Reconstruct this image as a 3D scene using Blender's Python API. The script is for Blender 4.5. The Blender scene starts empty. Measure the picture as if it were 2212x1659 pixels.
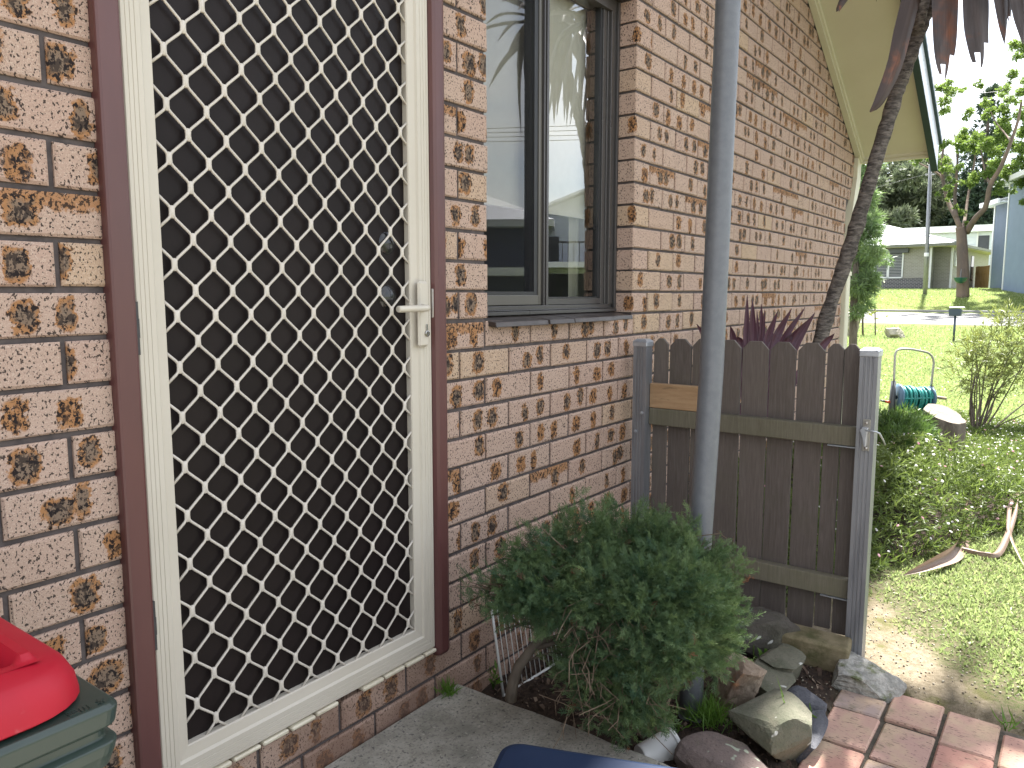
import bpy, bmesh, math, random
import numpy as np
from mathutils import Vector, Matrix
SC = bpy.context.scene
COL = SC.collection
random.seed(7)
RNG = np.random.default_rng(11)

# ------------------------------------------------------------------ camera
CAM = np.array([-1.8193, -1.4362, 0.1646])
PITCH, YAW = 0.1173, 0.9368
FPX = 1654.66                                    # focal length in pixels of a 2212 px wide picture
cd = bpy.data.cameras.new('camera')
cam = bpy.data.objects.new('camera', cd)
COL.objects.link(cam)
cam.location = CAM
cam.rotation_euler = (math.pi / 2 - PITCH, 0, -YAW)
cd.sensor_width = 36.0
cd.lens = FPX / 2212 * 36.0
cd.clip_start = 0.02
cd.clip_end = 3000
SC.camera = cam

# ------------------------------------------------------------------ light
SUN_AZ, SUN_EL = math.radians(82), math.radians(57)     # azimuth from +Y towards +X
SUN_STRENGTH, SKY_STRENGTH, EXPOSURE = 5.0, 0.060, 2.45
sd = bpy.data.lights.new('sun', 'SUN')
sd.energy = SUN_STRENGTH
sd.angle = math.radians(1.8)
sd.color = (1.0, 0.97, 0.92)
sun = bpy.data.objects.new('sun', sd)
COL.objects.link(sun)
sdir = Vector((math.sin(SUN_AZ) * math.cos(SUN_EL), math.cos(SUN_AZ) * math.cos(SUN_EL), math.sin(SUN_EL)))
sun.rotation_euler = sdir.to_track_quat('Z', 'Y').to_euler()
sun.location = (10, 10, 30)
W = bpy.data.worlds.new('World')
SC.world = W
W.use_nodes = True
wn, wl = W.node_tree.nodes, W.node_tree.links
wn.clear()
sky = wn.new('ShaderNodeTexSky')
sky.sky_type = 'NISHITA'
sky.sun_disc = False
sky.sun_elevation = SUN_EL
sky.sun_rotation = SUN_AZ
sky.air_density = 1.0
sky.dust_density = 1.2
tc = wn.new('ShaderNodeTexCoord')
sep = wn.new('ShaderNodeSeparateXYZ')
wl.new(tc.outputs['Generated'], sep.inputs[0])
ad = wn.new('ShaderNodeMath'); ad.operation = 'ADD'; ad.inputs[1].default_value = 0.22
wl.new(sep.outputs[2], ad.inputs[0])
mx = wn.new('ShaderNodeMath'); mx.operation = 'MAXIMUM'; mx.inputs[1].default_value = 0.05
wl.new(ad.outputs[0], mx.inputs[0])
dv = wn.new('ShaderNodeVectorMath'); dv.operation = 'SCALE'
rc = wn.new('ShaderNodeMath'); rc.operation = 'DIVIDE'; rc.inputs[0].default_value = 1.0
wl.new(mx.outputs[0], rc.inputs[1])
wl.new(tc.outputs['Generated'], dv.inputs[0])
wl.new(rc.outputs[0], dv.inputs['Scale'])
cn = wn.new('ShaderNodeTexNoise')
cn.inputs['Scale'].default_value = 1.5
cn.inputs['Detail'].default_value = 7
cn.inputs['Roughness'].default_value = 0.55
wl.new(dv.outputs[0], cn.inputs['Vector'])
cr = wn.new('ShaderNodeValToRGB')
cr.color_ramp.elements[0].position = 0.40
cr.color_ramp.elements[0].color = (0.32, 0.32, 0.32, 1)
cr.color_ramp.elements[1].position = 0.62
cr.color_ramp.elements[1].color = (0.95, 0.95, 0.95, 1)
wl.new(cn.outputs[0], cr.inputs[0])
cm = wn.new('ShaderNodeMix'); cm.data_type = 'RGBA'
wl.new(cr.outputs[0], cm.inputs[0])
wl.new(sky.outputs[0], cm.inputs[6])
cm.inputs[7].default_value = (8.2, 8.4, 8.8, 1)
bg = wn.new('ShaderNodeBackground')
bg.inputs[1].default_value = SKY_STRENGTH
wl.new(cm.outputs[2], bg.inputs[0])
wo = wn.new('ShaderNodeOutputWorld')
wl.new(bg.outputs[0], wo.inputs[0])

SC.render.engine = 'CYCLES'
SC.view_settings.view_transform = 'Standard'
SC.view_settings.look = 'None'
SC.view_settings.exposure = EXPOSURE
SC.view_settings.gamma = 1.0
SC.view_settings.use_curve_mapping = False
SC.cycles.use_denoising = True
SC.cycles.max_bounces = 8
SC.cycles.diffuse_bounces = 4
SC.cycles.transparent_max_bounces = 12
SC.cycles.sample_clamp_indirect = 4.0

# ------------------------------------------------------------------ finding places
_F = np.array([math.sin(YAW) * math.cos(PITCH), math.cos(YAW) * math.cos(PITCH), -math.sin(PITCH)])
_R = np.array([math.cos(YAW), -math.sin(YAW), 0.0])
_U = np.cross(_R, _F)
def ray(x, y): return _F + _R * (x - 1106) / FPX - _U * (y - 829.5) / FPX
def onp(x, y, ax, v):                             # where a line of sight meets the plane axis = v
    d = ray(x, y); t = (v - CAM[ax]) / d[ax]; return CAM + t * d
def atd(x, y, dep): return CAM + ray(x, y) * dep
GZ = -1.10
def tz(x):
    return np.interp(x, [-400, 34, 40.5, 44, 50, 62, 120, 900], [GZ, GZ, -0.76, 0.03, 0.42, 0.6, 1.0, 4.0])

# ------------------------------------------------------------------ object helpers
def sn(n): return n
def link(o):
    COL.objects.link(o); return o
def tag(o, label=None, cat=None, group=None, kind=None):
    if label: o['label'] = label
    if cat: o['category'] = cat
    if group: o['group'] = group
    if kind: o['kind'] = kind
    return o
def empty(name, loc, label=None, cat=None, group=None, kind=None):
    o = bpy.data.objects.new(name, None)
    o.location = [float(c) for c in loc]
    o.empty_display_size = 0.1
    link(o)
    return tag(o, label, cat, group, kind)
def wloc(o):
    v = Vector((0, 0, 0))
    while o is not None:
        v = v + o.location; o = o.parent
    return v
def mesh_np(name, V, faces, mats, mi=None, smooth=False, attrs=None):
    """faces: list of arrays (m,k) or one array"""
    me = bpy.data.meshes.new(name)
    if isinstance(faces, np.ndarray): faces = [faces]
    V = np.asarray(V, dtype=np.float32)
    nv = len(V); nf = sum(len(f) for f in faces); nl = sum(f.size for f in faces)
    me.vertices.add(nv); me.vertices.foreach_set('co', V.ravel())
    me.loops.add(nl); me.polygons.add(nf)
    me.loops.foreach_set('vertex_index', np.concatenate([f.ravel() for f in faces]).astype(np.int32))
    starts = []; tot = []; s = 0
    for f in faces:
        k = f.shape[1]; starts.append(s + np.arange(len(f)) * k); tot.append(np.full(len(f), k)); s += f.size
    me.polygons.foreach_set('loop_start', np.concatenate(starts).astype(np.int32))
    if mi is not None: me.polygons.foreach_set('material_index', np.asarray(mi, dtype=np.int32))
    if smooth: me.polygons.foreach_set('use_smooth', np.ones(nf, dtype=bool))
    for m in (mats if isinstance(mats, (list, tuple)) else [mats]): me.materials.append(m)
    if attrs:
        for an, (typ, arr) in attrs.items():
            a = me.attributes.new(an, typ, 'POINT')
            a.data.foreach_set('value' if typ == 'FLOAT' else 'vector', np.asarray(arr, dtype=np.float32).ravel())
    me.update(calc_edges=True)
    me.validate()
    return me
class MB:
    """collects shapes (world coordinates) and links them as ONE mesh object"""
    def __init__(s): s.v = []; s.f = []; s.m = []; s.k = 0
    def add(s, V, F, m=0):
        V = np.asarray(V, dtype=float); b = s.k
        s.v.append(V); s.k += len(V)
        for f in F: s.f.append([i + b for i in f]); s.m.append(m)
    def box(s, a, b, m=0, ch=0.0):
        x0, y0, z0 = np.minimum(a, b); x1, y1, z1 = np.maximum(a, b)
        if ch <= 0:
            V = [(x0,y0,z0),(x1,y0,z0),(x1,y1,z0),(x0,y1,z0),(x0,y0,z1),(x1,y0,z1),(x1,y1,z1),(x0,y1,z1)]
            s.add(V, [(0,3,2,1),(4,5,6,7),(0,1,5,4),(1,2,6,5),(2,3,7,6),(3,0,4,7)], m)
            return s
        c = min(ch, (x1-x0)*.45, (y1-y0)*.45, (z1-z0)*.45)
        bm = bmesh.new(); bmesh.ops.create_cube(bm, size=1)
        for v in bm.verts:
            v.co = Vector(((x0+x1)/2 + v.co.x*(x1-x0), (y0+y1)/2 + v.co.y*(y1-y0), (z0+z1)/2 + v.co.z*(z1-z0)))
        bmesh.ops.bevel(bm, geom=list(bm.edges), offset=c, segments=1, affect='EDGES', profile=0.5)
        s.bm(bm, m); bm.free(); return s
    def bm(s, bm, m=0, M=None):
        bm.verts.index_update()
        V = [(M @ v.co if M is not None else v.co)[:] for v in bm.verts]
        s.add(V, [[v.index for v in f.verts] for f in bm.faces], m)
    def obox(s, c, hx, hy, hz, R=None, m=0, ch=0.0):
        """box with half sizes about c, turned by the matrix R"""
        t = MB(); t.box((-hx,-hy,-hz), (hx,hy,hz), 0, ch)
        V = np.concatenate(t.v)
        if R is not None: V = V @ np.array(R.to_3x3()).T
        s.add(V + np.asarray(c), t.f, m); return s
    def tube(s, P, r, n=8, m=0, caps=True, flat=None):
        P = np.asarray(P, dtype=float); N = len(P)
        r = np.broadcast_to(np.asarray(r, dtype=float), (N,))
        T = np.gradient(P, axis=0); T /= np.linalg.norm(T, axis=1)[:, None] + 1e-12
        a = np.array([0, 0, 1.0]) if abs(T[0][2]) < .9 else np.array([1.0, 0, 0])
        u = np.cross(T[0], a); u /= np.linalg.norm(u)
        V = []; ang = np.linspace(0, 2*math.pi, n, endpoint=False)
        for i in range(N):
            u = u - T[i]*np.dot(u, T[i]); u /= np.linalg.norm(u) + 1e-12
            w = np.cross(T[i], u)
            V.append(P[i] + r[i]*(np.cos(ang)[:,None]*u + np.sin(ang)[:,None]*w))
        V = np.concatenate(V); F = []
        for i in range(N-1):
            for j in range(n):
                k = (j+1) % n
                F.append((i*n+j, i*n+k, (i+1)*n+k, (i+1)*n+j))
        if caps: F.append(list(range(n))[::-1]); F.append([(N-1)*n+j for j in range(n)])
        s.add(V, F, m); return s
    def lathe(s, prof, c, axis=(0,0,1), n=24, m=0):
        """prof: (radius, height) along axis from c"""
        q = Vector(axis).to_track_quat('Z', 'Y').to_matrix()
        ang = np.linspace(0, 2*math.pi, n, endpoint=False); V = []
        for r, h in prof:
            for a in ang:
                p = q @ Vector((r*math.cos(a), r*math.sin(a), h)); V.append((p.x+c[0], p.y+c[1], p.z+c[2]))
        F = []
        for i in range(len(prof)-1):
            for j in range(n):
                k = (j+1) % n; F.append((i*n+j, i*n+k, (i+1)*n+k, (i+1)*n+j))
        s.add(V, F, m); return s
    def prism(s, poly, axis, a, b, m=0):
        """outline extruded along an axis (0,1,2) from a to b; outline in the two other axes"""
        n = len(poly); V = []
        for t in (a, b):
            for p in poly:
                q = list(p); q.insert(axis, t); V.append(q)
        F = [list(range(n))[::-1], [n+i for i in range(n)]]
        for i in range(n):
            j = (i+1) % n; F.append((i, j, n+j, n+i))
        s.add(V, F, m); return s
    def build(s, name, mats, parent=None, smooth=False, origin=None, label=None, recalc=True, bevel=0.0):
        V = np.concatenate(s.v); me = bpy.data.meshes.new(name)
        base = wloc(parent) if parent is not None else Vector((0, 0, 0))
        if origin is None: origin = Vector(V.mean(axis=0))
        origin = Vector(origin)
        me.from_pydata((V - np.array(origin)).tolist(), [], s.f)
        for mm in (mats if isinstance(mats, (list, tuple)) else [mats]): me.materials.append(mm)
        me.polygons.foreach_set('material_index', np.array(s.m, dtype=np.int32))
        if recalc:
            b = bmesh.new(); b.from_mesh(me); bmesh.ops.recalc_face_normals(b, faces=b.faces); b.to_mesh(me); b.free()
        if smooth: me.polygons.foreach_set('use_smooth', np.ones(len(me.polygons), dtype=bool))
        me.update()
        o = bpy.data.objects.new(name, me); link(o)
        if parent is not None: o.parent = parent
        o.location = origin - base
        if bevel > 0:
            md = o.modifiers.new('bevel', 'BEVEL'); md.width = bevel; md.segments = 2; md.limit_method = 'ANGLE'
        if label: o['label'] = label
        return o
def np_obj(name, me, parent=None, loc=(0,0,0), label=None, cat=None, group=None, kind=None):
    o = bpy.data.objects.new(name, me); link(o)
    if parent is not None: o.parent = parent
    o.location = [float(c) for c in loc]
    return tag(o, label, cat, group, kind)

# ------------------------------------------------------------------ materials
class G:
    def __init__(s, name):
        s.m = bpy.data.materials.new(name); s.m.use_nodes = True
        s.t = s.m.node_tree; s.t.nodes.clear()
        s.out = s.t.nodes.new('ShaderNodeOutputMaterial')
    def n(s, typ, ins=None, **at):
        nd = s.t.nodes.new('ShaderNode' + typ)
        for k, v in at.items(): setattr(nd, k, v)
        for k, v in (ins or {}).items(): s.set(nd.inputs[k], v)
        return nd
    def set(s, sock, v):
        if hasattr(v, 'is_output'): s.t.links.new(v, sock)
        elif isinstance(v, bpy.types.Node): s.t.links.new(v.outputs[0], sock)
        else:
            if isinstance(v, tuple) and len(v) == 3 and sock.type == 'RGBA': v = (*v, 1)
            sock.default_value = v
    def math(s, op, a, b=0.0, c=0.0):
        nd = s.n('Math', operation=op); s.set(nd.inputs[0], a); s.set(nd.inputs[1], b); s.set(nd.inputs[2], c); return nd.outputs[0]
    def mix(s, f, a, b, blend='MIX'):
        nd = s.n('Mix', data_type='RGBA', blend_type=blend, clamp_factor=True)
        s.set(nd.inputs[0], f); s.set(nd.inputs[6], a); s.set(nd.inputs[7], b); return nd.outputs[2]
    def noise(s, vec, scale, detail=3.0, rough=.55, dist=0.0):
        nd = s.n('TexNoise', {'Scale': scale, 'Detail': detail, 'Roughness': rough, 'Distortion': dist})
        if vec is not None: s.set(nd.inputs['Vector'], vec)
        return nd.outputs[0]
    def ramp(s, f, *stops):
        nd = s.n('ValToRGB'); s.set(nd.inputs[0], f); e = nd.color_ramp.elements
        while len(e) < len(stops): e.new(0.5)
        for el, (p, c) in zip(e, stops):
            el.position = p; el.color = (*c, 1) if isinstance(c, tuple) else (c, c, c, 1)
        return nd.outputs[0]
    def step(s, x, a, b):
        nd = s.n('MapRange', {1: a, 2: b, 3: 0.0, 4: 1.0}, interpolation_type='SMOOTHSTEP'); s.set(nd.inputs[0], x); return nd.outputs[0]
    def scale(s, vec, xyz):
        nd = s.n('Mapping'); s.set(nd.inputs['Vector'], vec); nd.inputs['Scale'].default_value = xyz; return nd.outputs[0]
    def coord(s, which='Object'): return s.n('TexCoord').outputs[which]
    def pos(s): return s.n('NewGeometry').outputs['Position']
    def bump(s, h, strength=.3, dist=.003): return s.n('Bump', {'Height': h, 'Strength': strength, 'Distance': dist}).outputs[0]
    def pbr(s, base, rough=.6, normal=None, metal=0.0, spec=.5, **kw):
        nd = s.n('BsdfPrincipled', {'Base Color': base, 'Roughness': rough, 'Metallic': metal, 'Specular IOR Level': spec})
        if normal is not None: s.set(nd.inputs['Normal'], normal)
        for k, v in kw.items(): s.set(nd.inputs[k.replace('_', ' ')], v)
        s.t.links.new(nd.outputs[0], s.out.inputs[0]); s.bs = nd
        return s.m
def surf(name, a, b, scale=6.0, rough=.6, stretch=(1,1,1), bump=.15, bscale=60.0, bdist=.002, metal=0.0, spec=.5, lo=.35, hi=.65, coord='pos', detail=5.0, dirt=None, dscale=3.0, damt=(.55,.75)):
    g = G(name)
    c = g.pos() if coord == 'pos' else g.coord('Object')
    c = g.scale(c, stretch)
    f = g.step(g.noise(c, scale, detail, .6), lo, hi)
    col = g.mix(f, a, b)
    if dirt is not None:
        d = g.step(g.noise(c, dscale, 6, .65), damt[0], damt[1]); col = g.mix(d, col, dirt)
    nb = g.bump(g.noise(c, bscale, 4, .6), bump, bdist) if bump else None
    r = g.math('ADD', g.math('MULTIPLY', g.noise(c, scale*2.3, 3), .2), rough - .1)
    return g.pbr(col, r, nb, metal, spec)
def leafmat(name, a, b, trans=.35, rough=.5, tcol=None, spec=.3):
    """leaf colour runs from a to b with each leaf's own random number"""
    g = G(name)
    at = g.n('Attribute', attribute_name='rnd').outputs['Fac']
    col = g.mix(at, a, b)
    p = g.n('BsdfPrincipled', {'Base Color': col, 'Roughness': rough, 'Specular IOR Level': spec})
    t = g.n('BsdfTranslucent'); g.set(t.inputs[0], g.mix(.5, col, tcol) if tcol else col)
    mxs = g.n('MixShader'); g.set(mxs.inputs[0], trans)
    g.t.links.new(p.outputs[0], mxs.inputs[1]); g.t.links.new(t.outputs[0], mxs.inputs[2])
    g.t.links.new(mxs.outputs[0], g.out.inputs[0])
    return g.m
def brickmat(name, joined):
    g = G(name)
    if joined:
        co = g.n('Attribute', attribute_name='bco').outputs['Vector']; r = g.n('Attribute', attribute_name='seed').outputs['Fac']
    else:
        co = g.coord('Object'); r = g.n('ObjectInfo').outputs['Random']
    wnz = g.n('TexWhiteNoise', noise_dimensions='1D'); g.set(wnz.inputs['W'], g.math('MULTIPLY', r, 713.7))
    sp = g.n('SeparateColor'); g.set(sp.inputs[0], wnz.outputs['Color']); r1, r2, r3 = sp.outputs[0], sp.outputs[1], sp.outputs[2]
    wn2 = g.n('TexWhiteNoise', noise_dimensions='1D'); g.set(wn2.inputs['W'], g.math('ADD', g.math('MULTIPLY', r, 391.1), 5.0))
    sp2 = g.n('SeparateColor'); g.set(sp2.inputs[0], wn2.outputs['Color']); q1, q2, q3 = sp2.outputs[0], sp2.outputs[1], sp2.outputs[2]
    s3 = g.n('SeparateXYZ'); g.set(s3.inputs[0], co)
    u = g.math('SUBTRACT', s3.outputs[0], s3.outputs[1]); z = s3.outputs[2]
    cv = g.n('CombineXYZ'); g.set(cv.inputs[0], u); g.set(cv.inputs[1], z); g.set(cv.inputs[2], g.math('MULTIPLY', r, 90.0)); vec = cv.outputs[0]
    warp = g.math('MULTIPLY', g.math('SUBTRACT', g.noise(vec, 55, 3, .6), .5), .045)
    def mark(u0, w, h, z0):
        a = g.math('DIVIDE', g.math('ADD', g.math('SUBTRACT', u, u0), warp), w)
        b = g.math('DIVIDE', g.math('ADD', g.math('SUBTRACT', z, z0), g.math('MULTIPLY', warp, .7)), h)
        return g.math('SQRT', g.math('ADD', g.math('POWER', g.math('ABSOLUTE', a), 3.0), g.math('POWER', g.math('ABSOLUTE', b), 3.0)))
    j = lambda c, rr, k: g.math('ADD', c, g.math('MULTIPLY', g.math('SUBTRACT', rr, .5), k))
    da = mark(j(-.045, r1, .07), j(.024, q1, .012), j(.031, q2, .008), j(0.0, q3, .014))
    db = mark(j(.047, r2, .06), j(.023, q2, .014), j(.031, q1, .008), j(0.0, r1, .014))
    da = g.math('ADD', da, g.math('MULTIPLY', g.math('GREATER_THAN', r3, .72), 9.0))
    db = g.math('ADD', db, g.math('MULTIPLY', g.math('GREATER_THAN', q3, .68), 9.0))
    d = g.math('MINIMUM', da, db)
    strip = g.math('MULTIPLY', g.step(g.math('ABSOLUTE', g.math('ADD', z, g.math('ADD', -.026, warp))), .020, .012), g.math('GREATER_THAN', q1, .92))
    inm = g.math('MAXIMUM', g.math('SUBTRACT', 1.0, g.step(d, .82, 1.12)), g.math('MULTIPLY', strip, .9))
    core = g.math('SUBTRACT', 1.0, g.step(g.math('ADD', d, g.math('MULTIPLY', warp, 9.0)), .30, .78))
    pink = g.mix(r2, (.425, .305, .238), (.41, .28, .22)); tan = g.mix(q2, pink, (.45, .32, .205))
    base = g.mix(g.math('GREATER_THAN', q3, .86), pink, tan)
    base = g.mix(g.math('MULTIPLY', g.noise(vec, 22, 4, .6), .55), base, (.35, .245, .19))
    base = g.mix(g.math('MULTIPLY', g.step(g.noise(vec, 420, 2, .5), .50, .66), .5), base, (.56, .45, .36))
    orange = g.mix(g.noise(vec, 60, 3), (.29, .13, .05), (.36, .19, .085))
    col = g.mix(g.math('MULTIPLY', inm, g.step(g.noise(vec, 90, 4, .7), .22, .44)), base, orange)
    col = g.mix(g.math('MULTIPLY', g.math('MULTIPLY', core, g.math('GREATER_THAN', r1, .35)), .75), col, (.14, .122, .10))
    vs = g.scale(vec, (1.0, .72, 1.0))
    fine = g.step(g.noise(vs, 230, 2, .5), .58, .63)
    tiny = g.step(g.noise(vs, 520, 1, .5), .66, .70)
    blot = g.math('MULTIPLY', g.step(g.noise(vs, 125, 3, .6), .52, .57), inm)
    blc = g.math('MULTIPLY', g.step(g.noise(vs, 70, 3, .6), .50, .56), core)
    spk = g.math('MAXIMUM', g.math('MAXIMUM', g.math('MULTIPLY', fine, .9), g.math('MULTIPLY', tiny, .7)), g.math('MAXIMUM', blot, g.math('MULTIPLY', blc, .8)))
    col = g.mix(spk, col, (.016, .011, .010))
    gr = g.noise(g.pos(), 2.6, 5, .65)
    zz = g.n('SeparateXYZ'); g.set(zz.inputs[0], g.pos())
    damp = g.math('MULTIPLY', g.step(zz.outputs[2], -.78, -.92), g.step(gr, .25, .6))
    col = g.mix(g.math('MULTIPLY', damp, .75), col, (.15, .085, .06))
    h = g.math('ADD', g.math('MULTIPLY', g.noise(vs, 300, 3, .6), .6), g.math('MULTIPLY', spk, -.35))
    return g.pbr(col, .82, g.bump(h, .35, .0018), spec=.25)
M = {}
M['brick'] = brickmat('brick_face', False)
M['brickj'] = brickmat('brick_face_joined', True)
M['mortar'] = surf('mortar', (.105,.088,.084), (.068,.058,.057), 30, .9, bump=.5, bscale=220, bdist=.002, spec=.2)
M['cream'] = surf('cream_powder_coat', (.51,.465,.39), (.48,.435,.36), 3, .42, bump=.03, bscale=300, dirt=(.52,.47,.38), dscale=2.2, damt=(.62,.86))
M['grille'] = surf('grille_cream', (.55,.50,.435), (.50,.455,.39), 5, .38, bump=.02, bscale=200)
M['maroon'] = surf('maroon_paint', (.105,.040,.036), (.088,.034,.032), 8, .38, stretch=(1,1,.25), bump=.12, bscale=90, bdist=.001)
M['screen'] = surf('fly_screen', (.012,.0088,.0086), (.0155,.0112,.0108), 4, .42, bump=.15, bscale=900, bdist=.0006, spec=.13)
M['blackknob'] = surf('black_gloss', (.012,.012,.013), (.016,.016,.017), 4, .16, bump=0)
M['steel'] = surf('brushed_steel', (.42,.40,.37), (.36,.35,.33), 20, .34, stretch=(1,1,.1), bump=.05, bscale=300, metal=.9)
M['chrome'] = surf('key_metal', (.40,.39,.37), (.3,.29,.28), 20, .28, bump=0, metal=1.0)
M['hinge'] = surf('hinge_black', (.03,.028,.03), (.05,.045,.045), 30, .5, bump=.1)
M['bronze'] = surf('bronze_aluminium', (.047,.043,.042), (.055,.05,.047), 3, .3, stretch=(1,1,.2), bump=.03, bscale=200, spec=.6)
M['bronze2'] = surf('sash_aluminium', (.085,.078,.066), (.095,.086,.07), 3, .32, stretch=(1,1,.2), bump=.03, bscale=200, spec=.6)
M['rubber'] = surf('black_gasket', (.01,.01,.011), (.014,.014,.015), 5, .45, bump=0)
M['silltile'] = surf('sill_tile_brown', (.035,.026,.023), (.055,.042,.036), 12, .42, bump=.3, bscale=70, dirt=(.35,.28,.2), dscale=26, damt=(.70,.78))
M['creamtile'] = surf('cream_glazed_tile', (.60,.55,.42), (.5,.44,.33), 14, .3, bump=.1, bscale=60)
M['soffit'] = surf('soffit_cream', (.60,.57,.44), (.57,.54,.41), 2, .55, bump=.05, bscale=60)
M['barge'] = surf('barge_paint', (.60,.64,.70), (.56,.6,.66), 3, .3, bump=.03)
M['darkgreen'] = surf('dark_green_steel', (.016,.04,.036), (.02,.05,.044), 4, .35, bump=.03)
M['blind'] = surf('roller_blind', (.86,.81,.71), (.83,.78,.68), 30, .8, bump=.1, bscale=400)
M['room'] = surf('room_paint', (.42,.39,.28), (.40,.37,.26), 2, .8, bump=0)
M['gal'] = surf('galvanised_steel', (.27,.275,.29), (.21,.215,.23), 24, .42, stretch=(1,1,.18), bump=.06, bscale=90, metal=.55, dirt=(.2,.2,.2), dscale=5, damt=(.6,.85))
M['galcap'] = surf('galvanised_cap', (.44,.46,.49), (.36,.38,.41), 30, .36, bump=.06, bscale=90, metal=.6)
M['pole'] = surf('grey_paint_textured', (.125,.132,.145), (.108,.115,.128), 40, .36, bump=.55, bscale=330, bdist=.0012, dirt=(.32,.33,.35), dscale=9, damt=(.70,.80))
M['concrete'] = surf('old_concrete', (.37,.345,.295), (.25,.232,.197), 16, .9, bump=.7, bscale=85, bdist=.006, spec=.2, dirt=(.085,.083,.066), dscale=5, damt=(.45,.8))
M['footing'] = surf('rough_concrete', (.36,.345,.31), (.20,.195,.175), 26, .92, bump=.9, bscale=60, bdist=.012, spec=.2, dirt=(.085,.10,.035), dscale=9, damt=(.52,.68))
M['sandstone'] = surf('mossy_sandstone', (.19,.155,.095), (.12,.10,.055), 14, .9, bump=.6, bscale=70, bdist=.006, spec=.2, dirt=(.07,.07,.03), dscale=8, damt=(.5,.72))
def woodmat(name, a, b, c, green=.5):
    g = G(name); co = g.coord('Object')
    rnd = g.n('ObjectInfo').outputs['Random']
    off = g.n('VectorMath', operation='ADD'); g.set(off.inputs[0], co)
    cx = g.n('CombineXYZ'); g.set(cx.inputs[0], g.math('MULTIPLY', rnd, 40.0)); g.set(cx.inputs[1], g.math('MULTIPLY', rnd, 71.0)); g.set(cx.inputs[2], g.math('MULTIPLY', rnd, 13.0)); g.set(off.inputs[1], cx.outputs[0])
    v = off.outputs[0]
    ax = (14, 14, .9)
    grain = g.noise(g.scale(v, ax), 9, 6, .68, .6)
    fine = g.noise(g.scale(v, (70, 70, 2.2)), 6, 4, .6)
    col = g.ramp(grain, (.30, a), (.52, b), (.72, c))
    col = g.mix(g.math('MULTIPLY', g.step(fine, .52, .68), .55), col, tuple(k*.45 for k in a))
    col = g.mix(g.math('MULTIPLY', g.step(g.noise(v, 5, 5, .65), .48, .72), green), col, (.085, .088, .045))
    col = g.mix(.5, col, g.mix(rnd, tuple(k*.8 for k in b), tuple(min(1, k*1.25) for k in b)))
    h = g.math('ADD', grain, g.math('MULTIPLY', fine, .5))
    return g.pbr(col, .85, g.bump(h, .5, .002), spec=.2)
M['wood'] = woodmat('weathered_paling', (.072,.059,.051), (.108,.090,.080), (.158,.137,.122), .25)
M['woodrail'] = woodmat('weathered_rail', (.09,.08,.055), (.135,.122,.09), (.19,.175,.135), .7)
M['woodnew'] = surf('raw_pine', (.34,.22,.12), (.27,.165,.085), 7, .8, stretch=(1,1,6), bump=.25, bscale=60, dirt=(.14,.09,.05), dscale=9, damt=(.58,.72))
M['glass'] = None
g = G('window_glass')
fr = g.n('Fresnel', {'IOR': 1.52}); tr = g.n('BsdfTransparent', {0: (.93,.95,.94)}); gl = g.n('BsdfGlossy', {'Roughness': 0.0})
f2 = g.math('MINIMUM', g.math('MULTIPLY', fr.outputs[0], 3.2), 1.0)
mm = g.n('MixShader'); g.set(mm.inputs[0], f2); g.t.links.new(tr.outputs[0], mm.inputs[1]); g.t.links.new(gl.outputs[0], mm.inputs[2]); g.t.links.new(mm.outputs[0], g.out.inputs[0])
M['glass'] = g.m
g = G('insect_screen')
tr = g.n('BsdfTransparent'); df = g.n('BsdfDiffuse', {0: (.03,.03,.032)})
mm = g.n('MixShader', {0: .30}); g.t.links.new(tr.outputs[0], mm.inputs[1]); g.t.links.new(df.outputs[0], mm.inputs[2]); g.t.links.new(mm.outputs[0], g.out.inputs[0])
M['insect'] = g.m

# ================================================================== the brick house
SL = 0.527
def roofz(x): return 1.211 - SL*(x - 4.552) if x > .55 else 1.211 + SL*(x + 3.45)
house = empty('brick_house', (0, 0, GZ), 'speckled pink brick house wall with a cream security door and sliding window', 'house')
core = MB()
def core_piece(x0, x1, z0, z1=None, y0=.008, y1=.112):
    if z1 is not None: poly = [(x0,z0),(x1,z0),(x1,z1),(x0,z1)]
    else:
        poly = [(x0,z0),(x1,z0),(x1,roofz(x1)-.02)]
        if x0 < .55 < x1: poly.append((.55, roofz(.55)-.02))
        poly.append((x0, roofz(x0)-.02))
    core.prism(poly, 1, y0, y1)
core_piece(-3.44, -1.122, -1.3)
core_piece(-1.122, -.198, -1.3, -.872); core_piece(-1.122, -.198, 1.245)
core_piece(-.198, .004, -1.3)
core_piece(.004, .956, -1.3, .058); core_piece(.004, .956, 1.30)
core_piece(.956, 4.305, -1.3)
core_piece(4.305, 4.545, 1.0, None)
core.prism([(4.305,.74),(4.38,.83),(4.45,.92),(4.545,1.0),(4.305,1.0)], 1, .008, .112)
core.box((4.2, .112, -1.3), (4.305, 7, 1.15)); core.box((-3.44, .112, -1.3), (-3.3, 7, 1.15)); core.box((-3.44, 7, -1.3), (4.305, 7.1, 2.4))
core.build('mortar_bed', M['mortar'], house)

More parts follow.
